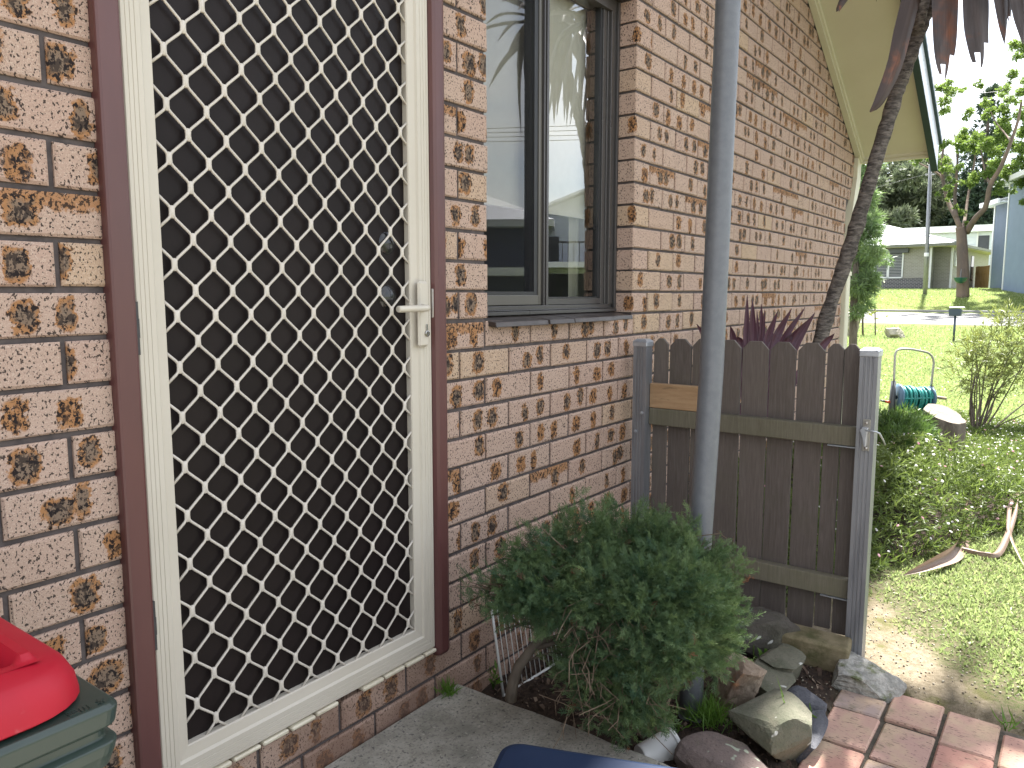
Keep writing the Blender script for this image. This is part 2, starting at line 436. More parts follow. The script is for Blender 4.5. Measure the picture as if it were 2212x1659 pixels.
def brick_outline(L, h, c, rr, k=3):
    pts = []
    for i in range(k): pts.append((-L/2+c + (L-2*c)*i/k, -h/2+c))
    pts.append((L/2-c, -h/2+c)); pts.append((L/2-c, h/2-c))
    for i in range(1, k): pts.append((L/2-c - (L-2*c)*i/k, h/2-c))
    pts.append((-L/2+c, h/2-c))
    return [(x + rr.uniform(-.0012,.0012), z + rr.uniform(-.0013,.0013)) for x, z in pts]
BM = {}
def brick_mesh(L, dep, var):
    key = (round(L,3), dep, var)
    if key in BM: return BM[key]
    rr = random.Random(hash(key) & 0xffff); h = .076; c = .0045
    a = brick_outline(L, h, c, rr, 3 if L > .15 else 2); n = len(a)
    o = []
    for x, z in a:
        o.append(((-L/2 if x < 0 and abs(abs(x)-L/2) < .01 else L/2 if abs(abs(x)-L/2) < .01 else x), (-h/2 if z < 0 else h/2)+rr.uniform(-.0005,.0005)))
    V = [(x, rr.uniform(-.0006,.0006), z) for x, z in a] + [(x, c*.8, z) for x, z in o] + [(x, dep, z) for x, z in o]
    F = [list(range(n))]
    for i in range(n):
        j = (i+1) % n
        F.append([j, i, n+i, n+j]); F.append([n+j, n+i, 2*n+i, 2*n+j])
    F = [f[::-1] for f in F] if False else F
    BM[key] = (V, F); return BM[key]
bricks = []                                    # (x0, x1, z, depth)
for r in range(-39, 13):
    z = -.086*(r+.5)
    spans = []
    xr = 4.552 if z > .98 else 4.465 if z > .90 else 4.39 if z > .82 else 4.315
    xr = min(xr, 4.552 - max(0, z+.02-1.211)/SL); xl = -3.44 + max(0, z+.02-1.211)/SL
    edges = [(xl, xr)]
    def cut(a, b):
        out = []
        for p, q in edges:
            if b <= p or a >= q: out.append((p, q)); continue
            if a > p: out.append((p, a))
            if b < q: out.append((b, q))
        return out
    if -.86 < z < 1.245: edges = cut(-1.118, -.202)
    if .086 < z < 1.29: edges = cut(.012, .948)
    for p, q in edges:
        off = .12 if r % 2 == 0 else 0.0
        k0 = math.floor((p - off)/.24); xs = [p]
        for k in range(k0, k0+60):
            x = off + .24*k
            if p + .045 < x < q - .045: xs.append(x)
        xs.append(q)
        for i in range(len(xs)-1):
            a = xs[i] + (.005 if i > 0 else 0); b = xs[i+1] - (.005 if i < len(xs)-2 else 0)
            if b - a < .02: continue
            dep = .104 if (abs(a-.948) < .001 or abs(b-.012) < .001) else .05
            bricks.append((a, b, z, dep))
def score(b):
    c = np.array([(b[0]+b[1])/2, 0, b[2]]); D = c - CAM; w = D @ _F
    if w < .1: return 0
    px = 1106 + FPX*(D@_R)/w; py = 829.5 - FPX*(D@_U)/w
    if px < -60 or px > 1850 or py < -30 or py > 1690: return 0
    if b[0] > .86 and b[2] < -.02: return 0
    return (b[1]-b[0])*abs(D[1])/np.linalg.norm(D)**3
order = sorted(bricks, key=score, reverse=True)
near, rest = order[:297], order[297:]
MESH = {}
for i, b in enumerate(near):
    L = b[1]-b[0]; var = i % 7
    key = (round(L,3), b[3], var)
    if key not in MESH:
        V, F = brick_mesh(L, b[3], var)
        me = bpy.data.meshes.new('brick'); me.from_pydata(V, [], F); me.materials.append(M['brick']); me.update(); MESH[key] = me
    o = bpy.data.objects.new('brick', MESH[key]); link(o); o.parent = house
    o.location = ((b[0]+b[1])/2, random.uniform(-.0015,.0015), b[2] - GZ + random.uniform(-.0012,.0012))
    o.rotation_euler = (random.uniform(-.004,.004), random.uniform(-.004,.004), random.uniform(-.004,.004))
allV, allF, bco, seed, kk = [], [], [], [], 0
for i, b in enumerate(rest):
    V, F = brick_mesh(b[1]-b[0], b[3], i % 5); V = np.array(V)
    bco.append(V); allV.append(V + np.array([(b[0]+b[1])/2, random.uniform(-.0015,.0015), b[2]]))
    seed.append(np.full(len(V), random.random()))
    allF += [[q+kk for q in f] for f in F]; kk += len(V)
me = bpy.data.meshes.new('brick_courses')
me.from_pydata((np.concatenate(allV) - np.array([0,0,GZ])).tolist(), [], allF); me.materials.append(M['brickj'])
a = me.attributes.new('bco', 'FLOAT_VECTOR', 'POINT'); a.data.foreach_set('vector', np.concatenate(bco).astype(np.float32).ravel())
a = me.attributes.new('seed', 'FLOAT', 'POINT'); a.data.foreach_set('value', np.concatenate(seed).astype(np.float32))
me.update()
np_obj('brick_courses', me, house, kind='stuff')

# gable: soffit, moulding, barge board, roof
def slope(mb, lo, hi, y0, y1, xa=.55, xb=4.6, both=True):
    f = lambda x: 1.211 - SL*(x - 4.552)
    mb.prism([(xa,f(xa)+lo),(xb,f(xb)+lo),(xb,f(xb)+hi),(xa,f(xa)+hi)], 1, y0, y1)
    if both:
        g_ = lambda x: 1.1 - x
        mb.prism([(g_(xa),f(xa)+lo),(g_(xb),f(xb)+lo),(g_(xb),f(xb)+hi),(g_(xa),f(xa)+hi)], 1, y0, y1)
mb = MB(); slope(mb, .002, .03, -.49, .0, xb=4.60); mb.box((4.585,-.49,1.175),(4.60,6.5,1.21)); mb.build('gable_soffit', M['soffit'], house)
mb = MB(); slope(mb, -.052, .0, -.040, -.003, xb=4.575); slope(mb, -.030, .0, -.052, -.041, xb=4.575); mb.build('soffit_moulding', M['soffit'], house)
mb = MB(); slope(mb, -.035, .16, -.525, -.492, xb=4.74); mb.build('barge_board', M['barge'], house)
mb = MB(); slope(mb, -.046, -.0355, -.530, -.486, xb=4.74); slope(mb, .161, .195, -.545, -.50, xb=4.76); mb.build('barge_capping', M['darkgreen'], house)
mb = MB(); slope(mb, .135, .16, -.49, 7.2, xb=4.76); mb.build('roof', M['darkgreen'], house)
mb = MB(); mb.box((4.605,-.49,1.15),(4.63,7,1.27)); mb.build('fascia', M['soffit'], house)
mb = MB(); mb.prism([(4.635,1.17),(4.74,1.17),(4.74,1.26),(4.725,1.26),(4.725,1.185),(4.65,1.185),(4.65,1.26),(4.635,1.26)], 1, -.46, 7.0); mb.build('gutter', M['darkgreen'], house)
mb = MB()                                         # rectangular downpipe with a swan neck under the stepped bricks
mb.box((4.325,-.03,-1.08),(4.432,.035,.62), ch=.006)
mb.prism([(4.325,.60),(4.432,.60),(4.60,1.02),(4.60,1.18),(4.49,1.18),(4.49,1.04)], 1, -.028, .033)
mb.box((4.319,-.036,-.30),(4.438,-.031,-.27)); mb.box((4.319,-.036,.30),(4.438,-.031,.33))
mb.build('downpipe', M['soffit'], house)

# ------------------------------------------------------------------ security door
def frame_ring(mb, x0, x1, z0, z1, wl, wr, wb, wt, prof, m=0, yo=0.0):
    n = len(prof); V = []
    for t, y in prof:
        V += [(x0+t*wl, y+yo, z0+t*wb), (x1-t*wr, y+yo, z0+t*wb), (x1-t*wr, y+yo, z1-t*wt), (x0+t*wl, y+yo, z1-t*wt)]
    F = []
    for i in range(n-1):
        for k in range(4):
            j = (k+1) % 4; F.append((i*4+k, i*4+j, (i+1)*4+j, (i+1)*4+k))
    mb.add(V, F, m)
door = MB()
DX0, DX1, DZ0, DZ1 = -1.0735, -.2565, -.845, 1.20
prof = [(0,.03),(0,-.010),(.03,-.013),(.13,-.0135),(.14,-.0123),(.155,-.0123),(.165,-.0135),(.27,-.0135),(.28,-.0123),(.295,-.0123),(.305,-.0135),(.41,-.0135),(.42,-.0123),(.435,-.0123),(.445,-.0135),(.60,-.0135),(.66,-.008),(.97,-.006),(1.0,-.003),(1.0,.03)]
frame_ring(door, DX0, DX1, DZ0, DZ1, .062, .074, .075, .075, prof)
doorp = door.build('security_door', M['cream'], house)
GX0, GX1, GZ0, GZ1 = DX0+.06, DX1-.072, DZ0+.073, DZ1-.073
gm = MB(); CW, CH, KR = .0845, .1015, .0030
def col_x(i): return -.9435 + CW/2*i              # columns of knots, every half cell
for wi in range(-3, 20):                          # zigzag wires between neighbouring columns
    P = []
    for j in range(-24, 26):
        zz = .2215 + CH/2*j
        even = (j % 2 == 0)
        # at even rows knots sit on odd columns, at odd rows on even columns
        if even: cx = col_x(wi) if wi % 2 else col_x(wi+1)
        else: cx = col_x(wi) if wi % 2 == 0 else col_x(wi+1)
        s = .0031 if cx == col_x(wi) else -.0031
        x = cx + s; d = math.copysign(1, s)
        for dz, dx in ((-.0135, .0045), (-.0085, .0006), (0, 0), (.0085, .0006), (.0135, .0045)):
            P.append((x + d*dx, .0, zz + dz))
    # cut to the opening
    seg = []
    for k, p in enumerate(P):
        inside = GX0-.002 < p[0] < GX1+.002 and GZ0-.002 < p[2] < GZ1+.002
        if inside: seg.append(p)
        else:
            if len(seg) > 1: gm.tube(seg, KR, 6)
            seg = []
            if k+1 < len(P):
                q = P[k+1]
                if GX0 < q[0] < GX1 and GZ0 < q[2] < GZ1:
                    t = 0.5; lo, hi = 0, 1
                    for _ in range(12):
                        t = (lo+hi)/2; xx = p[0]+(q[0]-p[0])*t; z_ = p[2]+(q[2]-p[2])*t
                        if GX0 < xx < GX1 and GZ0 < z_ < GZ1: hi = t
                        else: lo = t
                    seg = [(p[0]+(q[0]-p[0])*t, 0, p[2]+(q[2]-p[2])*t)]
        if inside and k+1 < len(P):
            q = P[k+1]
            if not (GX0-.002 < q[0] < GX1+.002 and GZ0-.002 < q[2] < GZ1+.002):
                lo, hi = 0, 1
                for _ in range(12):
                    t = (lo+hi)/2; xx = p[0]+(q[0]-p[0])*t; z_ = p[2]+(q[2]-p[2])*t
                    if GX0 < xx < GX1 and GZ0 < z_ < GZ1: lo = t
                    else: hi = t
                seg.append((p[0]+(q[0]-p[0])*lo, 0, p[2]+(q[2]-p[2])*lo))
    if len(seg) > 1: gm.tube(seg, KR, 6)
for j in range(-24, 26):                          # the flat welds at the knots
    zz = .2215 + CH/2*j
    for i in range(-3, 20):
        if (i + j) % 2 == 0: continue
        x = col_x(i)
        if GX0+.004 < x < GX1-.004 and GZ0 < zz < GZ1: gm.box((x-.0042,-.0036,zz-.0125),(x+.0042,.0036,zz+.0125), ch=.0015)
gm.build('diamond_grille', M['grille'], doorp, smooth=True, recalc=True)
mb = MB(); mb.box((GX0-.01,.012,GZ0-.01),(GX1+.012,.016,GZ1+.01)); mb.build('fly_screen', M['screen'], doorp)
mb = MB(); mb.box((-.3185,-.027,.022),(-.2805,-.014,.198), ch=.006)
hp = mb.build('lock_plate', M['cream'], doorp, bevel=.002)
mb = MB(); mb.tube([(-.300,-.016,.127),(-.322,-.060,.127)], [.0115,.0085], 16)
mb.tube([(-.318,-.060,.127),(-.335,-.062,.127),(-.39,-.066,.1265),(-.437,-.066,.126)], [.0075,.0092,.0088,.0084], 16)
mb.build('lever_handle', M['cream'], doorp, smooth=True, bevel=.002)
mb = MB(); mb.lathe([(0,.0),(.0085,0),(.0085,.004),(.006,.005),(.0055,.003),(0,.003)], (-.2905,-.0265,.058), (0,-1,0), 18); mb.box((-.2945,-.0295,.060),(-.2865,-.0268,.083), ch=.002); mb.box((-.2917,-.032,.0535),(-.2893,-.0295,.0625))
mb.build('key_cylinder', M['chrome'], doorp, smooth=False)
mb = MB(); mb.prism([(-.256,-.012),(-.251,-.02),(-.235,-.022),(-.233,-.016),(-.247,-.0125)], 2, .098, .180); mb.build('strike_plate', M['steel'], house, bevel=.003)
for zc in (-.485, .10, .80):
    mb = MB(); mb.box((-1.0775,-.016,zc-.05),(-1.0715,-.008,zc+.05)); mb.box((-1.0775,-.018,zc-.018),(-1.0715,-.0165,zc+.018)); mb.build('hinge', M['hinge'], doorp)
for zc, rr in ((.294,.029),(.155,.031)):
    mb = MB(); mb.lathe([(0,.0075),(rr*.5,.0065),(rr*.85,.003),(rr,0)], (-.395,.0115,zc), (0,-1,0), 20); mb.build('door_knob', M['blackknob'], doorp, smooth=True)
mb = MB(); mb.box((-1.1215,-.020,-1.02),(-1.0755,.06,1.25)); mb.build('door_jamb', M['maroon'], house, bevel=.006)
mb = MB(); mb.box((-.2545,-.026,-.878),(-.2005,.06,1.25)); mb.build('door_jamb', M['maroon'], house, bevel=.014)
mb = MB(); mb.box((-1.0755,-.018,1.204),(-.2545,.06,1.25)); mb.build('door_head', M['maroon'], house, bevel=.006)
x = -1.070; k = 0
while x < -.27:
    w = .070 + random.uniform(-.004,.004)
    if not (k == 6):
        mb = MB(); mb.box((x,-.019+random.uniform(-.003,.001),-.857),(min(x+w,-.258),.03,-.8475+random.uniform(0,.0015)), ch=.003); mb.build('door_sill_tile', M['creamtile'], house)
    x += w + .006; k += 1

# ------------------------------------------------------------------ window
win = MB()
win.box((.012,.088,.094),(.949,.16,.124)); win.box((.900,.084,.124),(.949,.16,1.245)); win.box((.012,.088,.124),(.03,.16,1.245)); win.box((.012,.084,1.245),(.949,.16,1.289))
win.box((.886,.094,.124),(.8985,.15,1.2445)); win.box((.012,.072,.094),(.949,.087,.106)); win.box((.86,.098,.124),(.8845,.15,1.2445))
win.box((.9335,.074,.108),(.9485,.0835,1.285)); win.box((.012,.0745,.108),(.93,.086,.1105))
window = win.build('sliding_window', M['bronze'], house, bevel=.0015)
mb = MB()
mb.box((.4475,.092,.124),(.456,.15,1.244)); mb.box((.459,.088,.124),(.466,.15,1.244)); mb.box((.469,.092,.124),(.4745,.15,1.244)); mb.box((.477,.095,.124),(.482,.15,1.244)); mb.box((.4561,.10,.124),(.4769,.149,1.244))
mb.box((.482,.1,.126),(.86,.149,.147)); mb.build('mullion', M['bronze'], window)
mb = MB(); mb.box((.428,.10,.126),(.4465,.15,1.24)); mb.box((.0305,.10,.126),(.4275,.15,.160)); mb.box((.0305,.10,1.21),(.4275,.15,1.24)); mb.build('sliding_sash', M['bronze2'], window, bevel=.002)
mb = MB(); mb.box((.405,.104,.1605),(.4275,.148,1.2095)); mb.box((.0305,.104,.1605),(.4045,.148,.172)); mb.build('gasket', M['rubber'], window)
mb = MB(); mb.box((.845,.103,.150),(.8595,.147,1.244)); mb.box((.4825,.103,.1475),(.8445,.147,.1535)); mb.build('gasket', M['rubber'], window)
for (a, b, y) in ((.0305,.4045,.125),(.4825,.8445,.115)):
    mb = MB(); mb.add([(a,y,.155),(b,y,.155),(b,y,1.243),(a,y,1.243)], [(0,1,2,3)]); mb.build('glass_pane', M['glass'], window, recalc=False)
mb = MB(); mb.add([(.031,.112,.172),(.4045,.112,.172),(.4045,.112,1.21),(.031,.112,1.21)], [(0,1,2,3)]); mb.build('insect_screen', M['insect'], window, recalc=False)
bxr = float(onp(1264,200,1,.178)[0]); mb = MB(); mb.box((-.03,.176,.475),(bxr,.179,1.285)); mb.box((-.03,.171,.46),(bxr,.184,.477)); mb.build('roller_blind', M['blind'], window)
mb = MB(); mb.box((bxr+.002,.172,1.20),(bxr+.04,.20,1.285)); mb.build('blind_bracket', M['hinge'], window)
mb = MB(); xx_ = np.linspace(bxr-.06, bxr+.16, 20); yy_ = .205+.010*np.sin(xx_*95)
for i in range(19): mb.add([(xx_[i],yy_[i],-.85),(xx_[i+1],yy_[i+1],-.85),(xx_[i+1],yy_[i+1],1.4),(xx_[i],yy_[i],1.4)], [(0,1,2,3)])
mb.build('curtain', surf('curtain_cloth', (.62,.60,.48), (.57,.55,.43), 12, .9, bump=.1, bscale=200), window, smooth=True, recalc=False)
rm = MB()
V = [(-.9,.165,-.9),(1.13,.165,-.9),(1.13,2.6,-.9),(-.9,2.6,-.9),(-.9,.165,1.5),(1.13,.165,1.5),(1.13,2.6,1.5),(-.9,2.6,1.5)]
rm.add(V, [(0,1,2,3),(4,7,6,5),(1,5,6,2),(2,6,7,3),(3,7,4,0)])
rm.box((-.9,.13,-.9),(.012,.164,1.5)); rm.box((.949,.13,-.9),(1.13,.164,1.5)); rm.box((.012,.13,-.9),(.949,.164,.09)); rm.box((.012,.13,1.292),(.949,.164,1.5))
rm.build('room_lining', M['room'], window, recalc=False)
xs = [.013, .30, .457, .611, .768, .862]
for i in range(5):
    a, b = xs[i]+(.002 if i else 0), xs[i+1]-.002
    dz = random.uniform(-.0015,.0015)
    mb = MB()
    if i == 4: b = .944
    yf = -.034 + random.uniform(-.003,.003) if i < 4 else -.006
    mb.prism([(yf,.064+dz),(yf+.004,.080+dz),(.09,.092+dz),(.09,.076+dz)], 0, a, b); mb.build('sill_tile', M['silltile'], house, bevel=.002)

# ================================================================== ground
def fbm(x, y, s, seed=0, o=4):
    v = 0; a = 1.0; t = 0
    for i in range(o):
        k = s*2**i; q = seed*1.7+i*3.1
        v = v + a*(np.sin(k*x+q+1.3*np.sin(k*.7*y+q*2))*np.cos(k*.9*y-q*.6+1.1*np.sin(k*.6*x+q))); t += a; a *= .55
    return v/t
def gheight(x, y):
    x = np.asarray(x, float); y = np.asarray(y, float)
    near = np.clip(1-(np.hypot(x-1, y+.8)-2.5)/4, 0, 1)
    bed = np.clip((x+.10)/.1, 0, 1)*np.clip((.98-x)/.15, 0, 1)*np.clip((y+.95)/.25, 0, 1)
    pav = np.clip((.80-x)/.05, 0, 1)*np.clip((-.885-y)/.04, 0, 1)*np.clip((x+.2)/.1, 0, 1)
    return tz(x) - .035*pav + (near*(1-.7*pav))*(.006*fbm(x, y, 9, 1) + .004*fbm(x, y, 31, 2)) + bed*(.012*fbm(x, y, 14, 3) + .018)
xs = np.unique(np.concatenate([np.linspace(-400,-20,12), np.linspace(-18,-.6,24), np.arange(-.5,3.2,.045), np.arange(3.2,8,.3), np.arange(8,64,1.0), np.linspace(66,140,20), np.linspace(160,900,14)]))
ys = np.unique(np.concatenate([np.linspace(-500,-20,14), np.linspace(-18,-2.2,24), np.arange(-2.1,.06,.045), np.arange(.1,6,.5), np.arange(6,30,2), np.linspace(34,500,16)]))
gx, gy = np.meshgrid(xs, ys, indexing='ij')
V = np.stack([gx, gy, gheight(gx, gy)], -1).reshape(-1, 3)
ny = len(ys); ii, jj = np.meshgrid(np.arange(len(xs)-1), np.arange(ny-1), indexing='ij')
q = (ii*ny+jj).ravel(); F = np.stack([q, q+ny, q+ny+1, q+1], -1)
g = G('ground_soil_and_lawn')
P_ = g.pos(); s3 = g.n('SeparateXYZ'); g.set(s3.inputs[0], P_); X_, Y_ = s3.outputs[0], s3.outputs[1]
wob = g.math('MULTIPLY', g.math('SUBTRACT', g.noise(P_, 5, 5, .6), .5), .55)
far = g.mix(g.step(g.noise(P_, .35, 5, .6), .35, .7), (.125,.165,.035), (.165,.185,.05))
far = g.mix(g.math('MULTIPLY', g.step(g.noise(P_, 14, 4, .7), .45, .75), .5), far, (.075,.115,.022))
under = g.mix(g.step(g.noise(P_, 60, 4, .7), .4, .6), (.10,.085,.05), (.06,.07,.025))
lawn = g.mix(g.step(X_, 3.0, 9.0), under, far)
sand = g.mix(g.step(g.noise(P_, 45, 6, .7), .38, .62), (.20,.165,.115), (.13,.105,.07))
sand = g.mix(g.step(g.noise(P_, 7, 5, .65), .50, .68), sand, (.085,.082,.03))
soil = g.mix(g.step(g.noise(P_, 70, 5, .7), .4, .65), (.028,.020,.016), (.055,.038,.028))
# bare strip beside the paving and the gate, then the lawn
e1 = g.math('ADD', g.math('SUBTRACT', X_, g.math('ADD', 1.22, g.math('MULTIPLY', g.math('ADD', Y_, 1.1), 1.6))), wob)
c = g.mix(g.step(e1, -.12, .10), sand, lawn)
bedm = g.math('MULTIPLY', g.step(g.math('ADD', Y_, g.math('MULTIPLY', wob, .12)), -.93, -.88), g.step(X_, 1.05, .95))
c = g.mix(bedm, c, soil)
daisy = g.math('MULTIPLY', g.step(g.math('ADD', g.math('ADD', Y_, g.math('MULTIPLY', X_, .42)), g.math('MULTIPLY', wob, .1)), -.02, .08), g.math('MULTIPLY', g.step(X_, 1.0, 1.1), g.step(X_, 6.6, 6.0)))
c = g.mix(daisy, c, soil)
hh = g.math('ADD', g.noise(P_, 90, 5, .7), g.math('MULTIPLY', g.noise(P_, 300, 3, .6), .5))
M['ground'] = g.pbr(c, .95, g.bump(hh, .8, .008), spec=.15)
np_obj('ground', mesh_np('ground', V, F, M['ground'], smooth=True), kind='structure')

# concrete landing in front of the door
g = G('exposed_concrete'); v = g.pos()
c = g.mix(g.step(g.noise(v, 9, 6, .7), .35, .66), (.36,.335,.285), (.235,.22,.185))
c = g.mix(g.math('MULTIPLY', g.step(g.noise(v, 4, 6, .7), .5, .75), .55), c, (.13,.125,.095))
c = g.mix(g.math('MULTIPLY', g.step(g.noise(v, 130, 3, .6), .52, .64), .6), c, (.14,.13,.115))
c = g.mix(g.math('MULTIPLY', g.step(g.noise(v, 75, 2, .5), .63, .68), .8), c, (.10,.095,.09))
c = g.mix(g.math('MULTIPLY', g.step(g.noise(v, 95, 2, .5), .66, .70), .6), c, (.46,.43,.37))
M['concrete'] = g.pbr(c, .92, g.bump(g.math('ADD', g.noise(v, 100, 5, .7), g.noise(v, 22, 4, .6)), .7, .006), spec=.2)
n = 46; yy = np.linspace(-3.0, -.012, n)
edge = -.142 + .010*fbm(yy, yy*0, 17, 5) + .006*fbm(yy, yy*0, 60, 6); edge[0] = -.14
mb = MB()
pts = [(-2.9,-3.0), *[(float(e), float(y)) for e, y in zip(edge, yy)], (-2.9,-.012)]
topp = [(x-(.012 if x > -1 else 0), y) for x, y in pts]
k = len(pts)
Vv = [(x,y,-1.0+.003*math.sin(9*y)) for x, y in topp] + [(x,y,-1.012+.004*math.sin(23*y)) for x, y in pts] + [(x+.004,y,-1.3) for x, y in pts]
Ff = [list(range(k))]
for i in range(k):
    j = (i+1) % k; Ff += [[i,k+i,k+j,j],[k+i,2*k+i,2*k+j,k+j]]
mb.add(Vv, Ff)
slab = mb.build('concrete_landing', M['concrete'])
tag(slab, 'worn grey concrete landing below the security door', 'landing')

# red clay paving
path = MB(); path.box((-.16,-2.2,-1.2),(.735,-.925,-1.108)); path.build('paved_path', surf('paving_sand', (.075,.06,.045), (.04,.035,.022), 40, .95, bump=.7, bscale=110, bdist=.006), recalc=True)['kind'] = 'structure'
pathobj = bpy.data.objects['paved_path']
def pavermat():
    g = G('clay_paver'); co = g.coord('Object'); r = g.n('ObjectInfo').outputs['Random']
    of = g.n('VectorMath', operation='ADD'); g.set(of.inputs[0], co); cx = g.n('CombineXYZ'); g.set(cx.inputs[0], g.math('MULTIPLY', r, 57.0)); g.set(of.inputs[1], cx.outputs[0]); v = of.outputs[0]
    w = g.n('TexWhiteNoise', noise_dimensions='1D'); g.set(w.inputs['W'], g.math('MULTIPLY', r, 91.3)); sp = g.n('SeparateColor'); g.set(sp.inputs[0], w.outputs['Color'])
    a = g.mix(sp.outputs[0], (.36,.19,.15), (.40,.265,.21)); a = g.mix(g.step(sp.outputs[1], .55, .8), a, (.32,.245,.215))
    a = g.mix(g.step(g.noise(v, 9, 4, .6), .42, .7), a, (.40,.29,.20))
    vs = g.scale(v, (1.9,.45,1))
    a = g.mix(g.math('MULTIPLY', g.step(g.noise(vs, 120, 3, .6), .58, .66), .75), a, (.07,.045,.04))
    a = g.mix(g.math('MULTIPLY', g.step(g.noise(v, 7, 5, .7), .56, .74), .6), a, (.13,.12,.065))
    return g.pbr(a, .85, g.bump(g.noise(vs, 110, 4, .6), .45, .002), spec=.2)
M['paver'] = pavermat()
def paver(x0, x1, y0, y1, dz=0.0, tilt=0.0):
    mb = MB(); mb.box((x0,y0,-1.16),(x1,y1,-1.098+dz), ch=.005)
    V = mb.v[0]; V[:,0] += (np.random.RandomState(int(abs(x0*999+y0*777))).rand(len(V))-.5)*.004
    o = mb.build('brick_paver', M['paver'], pathobj)
    o.rotation_euler = (random.uniform(-.008,.008), random.uniform(-.006,.006), random.uniform(-.012,.012))
paver(.578,.688,-1.042,-.908, .002); paver(.372,.570,-1.046,-.912, .0); paver(.142,.352,-1.048,-.915, .003); paver(-.085,.130,-1.048,-.915)
paver(.582,.762,-1.192,-1.052, .003); paver(.352,.566,-1.192,-1.058, -.002); paver(.125,.340,-1.192,-1.056, .001)
paver(.536,.745,-1.338,-1.203, .001); paver(.305,.526,-1.338,-1.203, .003); paver(.08,.295,-1.338,-1.203)
paver(.505,.690,-1.482,-1.348, .004); paver(.28,.495,-1.482,-1.348); paver(.46,.67,-1.63,-1.492); paver(.24,.45,-1.63,-1.492); paver(.02,.23,-1.63,-1.492); paver(.06,.27,-1.482,-1.348)

# ================================================================== timber gate panel between two steel posts
fence = empty('picket_fence', (.915,-.48,GZ), 'low weathered grey picket panel with two rails between steel posts', 'fence')
def post(y0, y1, zb, name='post'):
    mb = MB(); x0, x1 = .88, .935; c = .004
    pr = []                                       # ribbed square tube, in plan
    w = y1-y0
    ribs = [(0,0),(.22,0),(.25,.003),(.31,.003),(.34,0),(.45,0),(.48,.003),(.54,.003),(.57,0),(.68,0),(.71,.003),(.77,.003),(.80,0),(1,0)]
    pl = [(x0+d, y0+t*w) for t, d in ribs] + [(x1,y1),(x1,y0)]
    mb.prism(pl, 2, zb, -.034)
    p = mb.build('post', M['gal'], fence)
    mb = MB(); mb.box((x0-.003,y0-.003,-.040),(x1+.003,y1+.003,-.020), ch=.002)
    V = [(x0-.003,y0-.003,-.020),(x1+.003,y0-.003,-.020),(x1+.003,y1+.003,-.020),(x0-.003,y1+.003,-.020),(x0+.008,y0+.008,-.011),(x1-.008,y0+.008,-.011),(x1-.008,y1-.008,-.011),(x0+.008,y1-.008,-.011)]
    mb.add(V, [(0,1,5,4),(1,2,6,5),(2,3,7,6),(3,0,4,7),(4,5,6,7)])
    mb.build('post_cap', M['galcap'], p, bevel=.002); return p
post(-.098,-.043,-1.12); endpost = post(-.926,-.871,-1.098)
def fpx(px, py, X): return onp((2200+px/2.212)*2212/3648, (1150+py/2.212)*2212/3648, 0, X)
cols = [(286,399),(412,583),(589,740),(745,976),(984,1194),(1201,1409),(1421,1640),(1652,1788),(1790,1918)]
for i, (a, b) in enumerate(cols):
    ty = 112 + (a+b)/2*.0305
    A = fpx(a, ty+30, .95); B = fpx(b, ty+30, .95); T = fpx((a+b)/2, ty, .95)
    y1, y0, zt = A[1], B[1], T[2]; e = min(.026, (y1-y0)*.32); y0 += .0015; y1 -= .0015
    if i in (2, 3): zt = -.006
    zb = -1.03 + random.uniform(-.01,.01)
    mb = MB(); mb.prism([(y0,zb),(y1,zb),(y1,zt-e*1.1),(y1-e,zt),(y0+e,zt),(y0,zt-e*1.1)], 0, .949+random.uniform(0,.004), .965)
    o = mb.build('picket', M['wood'], fence, bevel=.0015)
    o.rotation_euler = (random.uniform(-.003,.003), 0, 0)
mb = MB(); mb.box((.912,-.870,-.348),(.948,-.099,-.282)); o = mb.build('rail', M['woodrail'], fence, bevel=.003)
mb = MB(); mb.box((.912,-.870,-.884),(.948,-.099,-.816)); o = mb.build('rail', M['woodrail'], fence, bevel=.003)
a = fpx(290,470,.915); b = fpx(700,660,.915)
mb = MB(); mb.box((.914,-.318,-.281),(.947,-.0995,a[2]-.004)); mb.build('offcut_board', M['woodnew'], fence, bevel=.003, label='pale raw timber offcut above the rail')
for zz in (-.3495,-.8855):
    mb = MB(); mb.box((.908,-.870,zz-.0035),(.94,-.775,zz)); mb.box((.908,-.8705,zz-.0966),(.94,-.8665,zz-.0036)); mb.build('corner_bracket', M['galcap'], fence)
mb = MB()                                         # spring latch on the end post
mb.box((.8765,-.914,-.352),(.8798,-.891,-.245), ch=.001)
mb.lathe([(0,.006),(.004,.005),(.0058,0)], (.8765,-.902,-.258), (-1,0,0), 10); mb.lathe([(0,.006),(.004,.005),(.0058,0)], (.8765,-.905,-.342), (-1,0,0), 10)
lat = mb.build('latch', M['steel'], fence)
mb = MB(); mb.prism([(-.910,-.272),(-.892,-.272),(-.884,-.283),(-.893,-.305),(-.899,-.338),(-.906,-.335),(-.907,-.303)], 0, .864, .8762); mb.build('latch_tongue', M['galcap'], lat, bevel=.002)
mb = MB(); mb.tube([(.866,-.902,-.281),(.866,-.935,-.283),(.875,-.943,-.288),(.92,-.948,-.318),(.94,-.95,-.335)], .003, 8); mb.build('striker_bar', M['galcap'], lat, smooth=True)
for (yy_, zz_) in ((-.060,-.375),(-.085,-.30)):
    mb = MB(); mb.lathe([(0,.008),(.005,.007),(.0065,0)], (.879,yy_,zz_), (-1,0,0), 8); mb.build('bolt', M['galcap'], fence)

